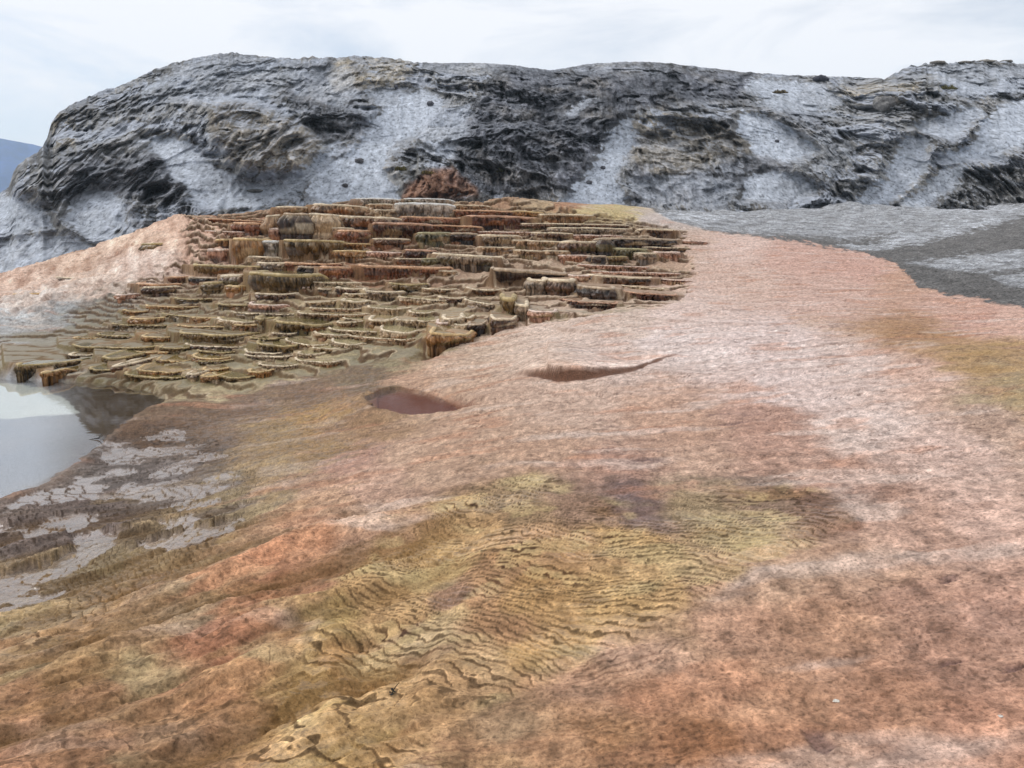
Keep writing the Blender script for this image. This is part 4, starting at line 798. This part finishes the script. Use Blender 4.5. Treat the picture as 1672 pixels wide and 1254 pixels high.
crk = sst(0.80, 0.93, ridged(U*0.28+hf*0.5, Vv*0.22+hf2*0.5, 4, 891, 0.6))*rk; HC = HC*(1-0.6*crk[:,None])
fine = perlin(U*3.5, Vv*4.5, 893)*0.5+perlin(U*7, Vv*8, 894)*0.5; dk_ = sst(0.1, 0.5, fbm(U*0.9+hf, Vv*0.8, 4, 895, 0.65))*rk
HC = HC*(1+0.35*ej[:,None])*(1+0.45*fine[:,None]*rk[:,None])*(1-0.4*dk_[:,None])
HC = HC*(1-0.85*orng[:,None]) + 0.85*orng[:,None]*lin((140,104,82))*(1+0.5*hf[:,None])
prop(mesh_obj('hill', HV, grid_faces(*HX.shape), M_hill, HC, 0.8*sc), 'craggy grey travertine cliff with white scree chutes behind the terraces', kind='structure')
HG = G

# far mountain, the blue of haze painted into its colour
mxs_ = np.linspace(-1100, 700, 160); mh = np.interp(mxs_, [-1500,-900,-500,-200,0,66,200,400,700], [330,300,250,215,227,241,285,340,420]) + fbm(mxs_/60, mxs_*0, 4, 421)*5
rows = np.linspace(0, 1, 24); MXX, MR = np.meshgrid(mxs_, rows)
mpy = mh[None] + (430-mh)[None]*MR; DM = 1900 - 500*MR + 60*fbm(MXX/60, MR*4, 4, 431)
tx, tz = ray(MXX, mpy); MV = np.stack([tx*DM, DM, tz*DM], -1).reshape(-1, 3)
mb = MV.reshape(24, 160, 3)[0].copy(); mb[:,1] += 400; mb[:,2] -= 300
MV = np.concatenate([mb, MV]); 
fz = fbm(MV[:,0]/60, MV[:,2]/40, 3, 441)
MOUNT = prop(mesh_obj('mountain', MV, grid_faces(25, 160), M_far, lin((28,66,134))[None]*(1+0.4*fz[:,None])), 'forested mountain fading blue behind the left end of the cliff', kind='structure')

def build_ledge(P):
    (x0, x1, yl, yr, h0, h1, pal, label, seed, rnd, c1, c2, Ym, mpp, L, hm, slope, D, r, q, s, b, bow, tx0, Yq, hgt, ztop, gxx, gyy, seg, hh) = [P[k_] for k_ in 'x0 x1 yl yr h0 h1 pal label seed rnd c1 c2 Ym mpp L hm slope D r q s b bow tx0 Yq hgt ztop gxx gyy seg hh'.split()]
    # outward normal in plan
    dxq = np.gradient(gxx); dyq = np.gradient(gyy); ln = np.hypot(dxq, dyq)+1e-9; nx = dyq/ln; ny = -dxq/ln
    kx = 5; nx = np.convolve(np.pad(nx, kx, 'edge'), np.ones(2*kx+1)/(2*kx+1), 'valid'); ny = np.convolve(np.pad(ny, kx, 'edge'), np.ones(2*kx+1)/(2*kx+1), 'valid')
    nf = int(np.clip(hh.max()*0.9, 6, 30))
    tuck = rnd.uniform(-0.05, 0.30); bulge = rnd.uniform(0.03, 0.16)
    if pal in ('cr', 'pk', 'tn', 'wh') and rnd.rand() < 0.6: tuck = rnd.uniform(-0.35, 0.0)
    if 'fan' in label: tuck = 0.55
    if 'lobe' in label or 'brow' in label or 'knob' in label or 'mound' in label: tuck = -0.25; bulge = 0.25
    fw = 0.0035*Ym*rnd.uniform(0.85, 1.3); fa = min(0.45*fw*2.2, 0.13)
    fj = np.linspace(0, 1, nf+1)[:,None]; sq = q[None]
    wob = 0.35*perlin(sq/fw*0.4, fj*3+seed, 5)
    fl_ = ridged(sq/fw+wob, fj*0.8+seed*1.7, 2, 7)
    off = hm*(bulge*np.sin(np.pi*np.clip(fj*1.15, 0, 1)) - tuck*fj**1.3) + fa*(fl_-0.6)*np.clip(fj*5, 0.25, 1)*2 + 0.05*hm*fbm(sq*1.5/ max(hm,.2), fj*2.5+seed, 3, 9)
    zz = ztop[None] - fj*hgt[None]*1.0
    ext_o = off[-1:]-0.02; ext_z = zz[-1:]-0.5
    off = np.concatenate([off, ext_o]); zz = np.concatenate([zz, ext_z]); fjj = np.concatenate([fj, [[1.2]]])
    Vf = np.stack([gxx[None]+nx[None]*off, gyy[None]+ny[None]*off, zz], -1)
    # colour: streaked vertically, dark stains irregular
    sqf = np.broadcast_to(sq, off.shape); fjf = np.broadcast_to(fjj, off.shape)
    st = fbm(sqf/fw*0.45, fjf*1.2+seed, 3, 13, 0.6); bl = fbm(sqf/(0.9+hm), fjf*1.6+seed*2, 3, 15)
    grv = sst(0.62, 0.35, ridged(sqf/fw+0.35*perlin(sqf/fw*0.4, fjf*3+seed, 5), fjf*0.8+seed*1.7, 2, 7))
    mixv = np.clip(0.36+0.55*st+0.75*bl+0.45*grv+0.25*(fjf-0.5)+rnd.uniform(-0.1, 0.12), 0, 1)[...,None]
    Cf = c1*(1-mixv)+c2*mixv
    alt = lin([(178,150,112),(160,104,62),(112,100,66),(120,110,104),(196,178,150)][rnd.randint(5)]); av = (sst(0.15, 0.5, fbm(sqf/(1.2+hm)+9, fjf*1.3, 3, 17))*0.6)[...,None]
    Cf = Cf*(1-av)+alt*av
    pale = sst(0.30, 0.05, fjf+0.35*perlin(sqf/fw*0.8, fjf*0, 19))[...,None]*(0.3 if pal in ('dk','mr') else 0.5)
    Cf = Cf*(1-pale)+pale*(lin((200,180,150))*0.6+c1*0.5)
    root = empty('travertine_ledge', (float(gxx.mean()), float(Yq.mean()), float(ztop.mean()-hm)), label=label, cat='ledge', group=('low rims of the olive pools' if 'low olive' in label else 'low rims of the cream pools') if 'many alike' in label else G1)
    o0 = np.array(root.location)
    nv = Vf.shape[1]
    Vl = Vf.reshape(-1, 3)-o0
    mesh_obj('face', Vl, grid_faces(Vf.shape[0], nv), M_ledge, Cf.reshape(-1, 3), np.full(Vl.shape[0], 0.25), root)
    # rim: rolled pale lip
    rw = float(np.clip(hm*0.16, 0.022, 0.085)); prof = [(-1.5, -0.75), (-1.1, 0.05), (-0.5, 0.42), (0.15, 0.35), (0.65, -0.1), (0.75, -0.7), (0.4, -1.1)]
    o_ = np.array([p[0] for p in prof])[:,None]*rw; zr = np.array([p[1] for p in prof])[:,None]*rw
    wv = (1+0.5*fbm(q*2.5, q*0, 3, 23+seed % 9))[None]; zr = zr*wv + 0*o_; lip = off[1][None]*np.array([0,0,.3,.8,1,1,1])[:,None]
    Vr = np.stack([gxx[None]+nx[None]*(o_+lip), gyy[None]+ny[None]*(o_+lip), ztop[None]+zr], -1)
    cr1 = {'wh':(214,212,205),'mr':(176,138,112),'ru':(190,150,116),'dk':(168,148,124),'ol':(160,140,98),'gn':(150,142,108),'oc':(188,160,114),'pk':(212,188,172)}.get(pal, (202,184,156))
    Rn = fbm(np.broadcast_to(sq*2.2, off[:7].shape), np.broadcast_to(fjj[:7]*4, off[:7].shape), 3, 25+seed % 7)
    Cr = lin(cr1)*1.15*(1+0.5*Rn[...,None])
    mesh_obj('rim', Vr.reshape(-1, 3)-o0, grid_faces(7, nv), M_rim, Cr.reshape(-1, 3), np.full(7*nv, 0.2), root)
    if pal in ('pk', 'dk', 'mr', 'wh', 'ru') or ztop.mean() > 0.2: return
    # basin top behind the lip
    inn = Vr[0]; back = inn.copy(); dpt = D+0.2+bow
    yb = Yq + dpt; back[:,1] = np.maximum(inn[:,1], yb); back[:,0] = gxx + (tx0*0.0)*0; 
    mid_ = inn*0.5+back*0.5
    Vt = np.stack([inn, mid_, back]); Vt[:,:,2] = (ztop-rw*0.55)[None]
    lowz = bool(ztop.mean() < 0.2)
    ct = lin({'ol':(112,100,62),'oc':(132,112,68),'gn':(104,98,66),'cr':(168,156,118),'tn':(160,144,108),'gt':(140,128,102),'db':(128,108,74)}.get(pal, (150,126,100)))
    Ct = ct*(1+0.35*fbm(Vt[...,0]*1.5, Vt[...,1]*1.5, 3, 27))[...,None]
    mesh_obj('basin', Vt.reshape(-1, 3)-o0, grid_faces(3, nv), M_top, Ct.reshape(-1, 3), np.full(3*nv, 1.0 if lowz else 0.3), root)
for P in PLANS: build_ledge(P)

# ------------------------------------------------------------------ haze round the whole place
hz = bpy.data.materials.new('haze air'); hz.use_nodes = True; t = hz.node_tree; t.nodes.clear()
out = N(t, 'ShaderNodeOutputMaterial'); pv = N(t, 'ShaderNodeVolumePrincipled'); pv.inputs['Density'].default_value = 0.00030; pv.inputs['Color'].default_value = (0.66, 0.84, 1.0, 1)
pv.inputs['Anisotropy'].default_value = 0.2
t.links.new(pv.outputs[0], out.inputs['Volume'])
hx_, hy0_, hy1_, hz0_, hz1_ = 3200, -520, 2700, -20, 330
hv = [(x, y, z) for z in (hz0_, hz1_) for y in (hy0_, hy1_) for x in (-hx_, hx_)]
prop(mesh_obj('haze', hv, [(0,2,3,1),(4,5,7,6),(0,1,5,4),(2,6,7,3),(0,4,6,2),(1,3,7,5)], hz, smooth=False), 'thin blue air that fades the far mountain', kind='stuff')

# ------------------------------------------------------------------ loose things
HPXY = np.stack(proj(HV[:,0], HV[:,1], HV[:,2]), -1)
def on_hill(px, py):
    d_ = (HPXY[:,0]-px)**2+(HPXY[:,1]-py)**2+np.where(back.ravel() > 0, 1e5, 0); i = int(np.argmin(d_)); return HV[i]
import bmesh
def ico(sub=3):
    bm = bmesh.new(); bmesh.ops.create_icosphere(bm, subdivisions=sub, radius=1); v = np.array([p.co[:] for p in bm.verts]); f = np.array([[q.index for q in p.verts] for p in bm.faces]); bm.free(); return v, f
IV, IF = ico(4)
def boulder(px, py, rpx, c, label, flat=0.7, wide=1.0, cat='boulder', name='boulder', ground=False):
    P_ = np.array(hit(px, py)) if ground else on_hill(px, py)
    if ground: P_[2] = gz(P_[0], P_[1])
    r = rpx*P_[1]/F; sd_ = px*0.013; rr_ = np.random.RandomState(int(px))
    A_ = IV@np.linalg.qr(rr_.randn(3, 3))[0]
    for _ in range(9):                                   # knock flat facets off the lump
        n_ = rr_.randn(3); n_ /= np.linalg.norm(n_); h_ = rr_.uniform(0.62, 0.9); dd = A_@n_; A_ = A_-np.clip(dd-h_, 0, None)[:,None]*n_
    nn_ = fbm(A_[:,0]*1.7+sd_, A_[:,2]*1.7+A_[:,1]*1.3, 4, int(px) % 60); A_ = A_*(1+0.28*nn_)[:,None]
    Vb = A_*np.array([r*wide, r*0.9, r*flat])
    o = mesh_obj(name, Vb, IF, M_rock, lin(c)*(1+0.5*nn_[:,None]), smooth=False); o.location = (P_[0], P_[1]-(0.2*r if not ground else 0), P_[2]+r*flat*0.35 if py > 112 else P_[2]-r*flat*0.75)
    return prop(o, label, cat)
DKR = (84,84,90)
for e in [(748,316,5,(172,172,174),'pale round stone at the foot of the orange stained patch',0.8,1),
 (1446,174,17,(128,126,124),'big grey slanted boulder under the tan cliff band at right',0.75,1.25),(1469,167,10,(108,104,98),'smaller brownish boulder touching the big grey slanted boulder',0.9,1),
 (1340,132,9,(70,70,78),'dark boulder on the ridge right of the upper white patch',0.6,1.4),(703,172,6,DKR,'dark boulder at the top of the central white scree',0.8,1),
 (758,147,6,DKR,'dark boulder under the rim of the ridge, centre',0.7,1.1),(588,265,7,(92,90,92),'dark boulder lying in the lower part of the central scree',0.7,1.1),
 (564,304,5,(80,78,80),'small black stone low on the central scree',0.7,1.1),(646,144,5,DKR,'dark knob on the ridge slope above the central scree',0.8,1),
 (415,313,9,(104,104,102),'flat grey slab on the gravel foot under the brown cliff dome',0.35,1.5),(250,262,5,DKR,'dark stone on the upper left scree beneath the left crag',0.7,1),
 (1532,101,8,(160,154,144),'low grey rock on the right skyline, leftmost of four',0.25,1.6),(1573,99,8,(160,154,144),'grey rock on the right skyline, second from the left',0.28,1.5),
 (1609,97,9,(160,154,144),'tilted slab on the right skyline, third of four',0.3,1.9),(1643,97,7,(156,150,142),'rounded rock on the right skyline, rightmost of four',0.3,1.5),
 (1268,232,4,DKR,'small dark stone on the white scree at right of centre',0.7,1),(985,275,4,DKR,'dark stone halfway down the narrow white chute',0.8,1),(962,300,5,(96,96,100),'grey stone near the foot of the narrow white chute',0.7,1.1)]:
    boulder(*e)
boulder(1365,1144,5,(214,208,196),'white fleck of crust in the orange foreground, lower right',0.3,1.4,'pebble','pebble',True)
boulder(1633,1176,4,(206,200,190),'small white pebble near the right edge of the foreground',0.4,1.3,'pebble','pebble',True)

def tube(pts_, rad, k=7):
    pts_ = np.asarray(pts_, float); n_ = len(pts_); tg = np.gradient(pts_, axis=0); tg /= np.linalg.norm(tg, axis=1, keepdims=True)
    a_ = np.cross(tg, [0.31, 0.2, 0.93]); a_ /= np.linalg.norm(a_, axis=1, keepdims=True); b_ = np.cross(tg, a_)
    th = np.linspace(0, 2*math.pi, k+1); V_ = pts_[:,None]+np.asarray(rad)[:,None,None]*(np.cos(th)[None,:,None]*a_[:,None]+np.sin(th)[None,:,None]*b_[:,None])
    return V_.reshape(-1, 3), grid_faces(n_, k+1)
def merge(parts):
    V_, F_ = [], []; o_ = 0
    for v, f in parts: V_.append(v); F_.append(np.asarray(f)+o_); o_ += len(v)
    return np.concatenate(V_), np.concatenate(F_)
# twig lying in the pool
tx_, tz_ = ray(160, 718); yt_ = POOLZ/tz_
t0 = Vector((tx_*yt_, yt_, POOLZ)); k_ = yt_/F
tw = empty('twig', t0, label='bare dark forked twig sticking out of the pool near its right shore', cat='twig')
v, f = tube([(-15*k_,0,0.0),(-8*k_,0.02,0.012),(-1*k_,0.01,0.02),(4*k_,0,0.05),(8*k_,0.01,0.075)], [0.003,0.006,0.010,0.007,0.003]); mesh_obj('stem', v, f, M_rock, np.tile(lin((40,34,30)), (len(v), 1)), parent=tw)
for e in [[(-1*k_,0.01,0.02),(5*k_,-0.02,0.018),(12*k_,-0.05,0.005)], [(3*k_,0,0.045),(2*k_,0.02,0.06),(6*k_,0.03,0.10)]]:
    v, f = tube(e, [0.006,0.004,0.002]); mesh_obj('branch', v, f, M_rock, np.tile(lin((36,30,27)), (len(v), 1)), parent=tw)
# leafy sprig on the yellow crust
P_ = hit(640, 1142); zb_ = gz(P_[0], P_[1]); k_ = P_[1]/F
sp = empty('plant_sprig', (P_[0], P_[1], zb_+0.004), label='small dark leafy sprig with a curved stalk lying on the yellow rippled crust', cat='sprig')
v, f = tube([(-1*k_,-0.03,0.004),(0,0.0,0.012),(3*k_,0.03,0.02),(7*k_,0.055,0.03),(11*k_,0.062,0.04)], [0.0022,0.003,0.003,0.0022,0.0012]); mesh_obj('stalk', v, f, M_rock, np.tile(lin((44,40,34)), (len(v), 1)), parent=sp)
rl_ = random.Random(4)
for i in range(11):
    a = rl_.uniform(0, 2*math.pi); ln = rl_.uniform(0.010, 0.020); w_ = ln*0.42; up_ = rl_.uniform(0.003, 0.012); c_ = np.array([rl_.uniform(-4,4)*k_, -0.022+0.055*i/11, 0.008+up_])
    ax = np.array([math.cos(a), math.sin(a), rl_.uniform(-.2, .6)]); sd2 = np.array([-math.sin(a), math.cos(a), rl_.uniform(-.3, .3)])
    g = []; 
    for q_ in range(6):
        u_ = q_/5; wd = math.sin(math.pi*min(u_*0.9+0.08, 1))*w_; ce = c_+ax*ln*u_+np.array([0,0,-0.006*u_*u_])
        g += [ce-sd2*wd, ce+np.array([0,0,0.0015]), ce+sd2*wd, ce-np.array([0,0,0.001])]
    mesh_obj('leaf', np.array(g), np.array([[4*q_+j, 4*q_+(j+1) % 4, 4*q_+4+(j+1) % 4, 4*q_+4+j] for q_ in range(5) for j in range(4)]), M_rock, np.tile(lin([(52,52,40),(44,44,44),(66,62,38)][i % 3]), (24, 1)), parent=sp)
# grass tufts on the cliff
def tuft(px, py, wpx, hpx, c, label):
    P_ = on_hill(px, py); k_ = P_[1]/F; rg = np.random.RandomState(int(px)); nb_ = 260; parts = []
    for i in range(nb_):
        bx_ = (rg.rand()-.5)*wpx*1.1*k_; by_ = (rg.rand()-.5)*0.5; bz_ = (rg.rand()-.5)*0.15; h_ = hpx*k_*rg.uniform(0.25, 0.9)*(1-0.8*abs(2*bx_/(wpx*1.1*k_))**1.5)*(0.6+0.6*math.sin(bx_*3)**2); w_ = 0.09; dx_ = rg.randn()*0.25*h_; a = rg.rand()*6.28
        s_ = np.array([math.cos(a), math.sin(a), 0])*w_; b_ = np.array([bx_, by_, bz_])
        parts.append((np.array([b_-s_, b_+s_, b_+s_*0.6+[dx_*0.5, 0, h_*0.6], b_-s_*0.6+[dx_*0.5, 0, h_*0.6], b_+[dx_+0.01, 0, h_], b_+[dx_-0.01, 0, h_]]), np.array([[0,1,2,3],[3,2,4,5]])))
    v, f = merge(parts); cc_ = lin(c)*(1+0.4*rg.randn(nb_, 1).repeat(6, 0))
    o = mesh_obj('grass_tuft', v, f, M_rock, cc_, smooth=False); o.location = (P_[0], P_[1]-0.4, P_[2]); prop(o, label, 'grass')
tuft(655, 278, 16, 10, (96,90,52), 'olive grass clump at the left shoulder of the orange stained patch')
tuft(820, 280, 15, 8, (84,84,56), 'olive grass clump on dark rock right of the orange stained patch')
tuft(1272, 152, 22, 6, (112,98,70), 'dry brown grass line on the upper white patch, right of centre')
tuft(1545, 146, 26, 8, (104,100,66), 'dull green grass on the slope right of the tan cliff band')
tuft(700, 284, 18, 6, (110,96,56), 'thin olive grass on top of the orange stained patch')
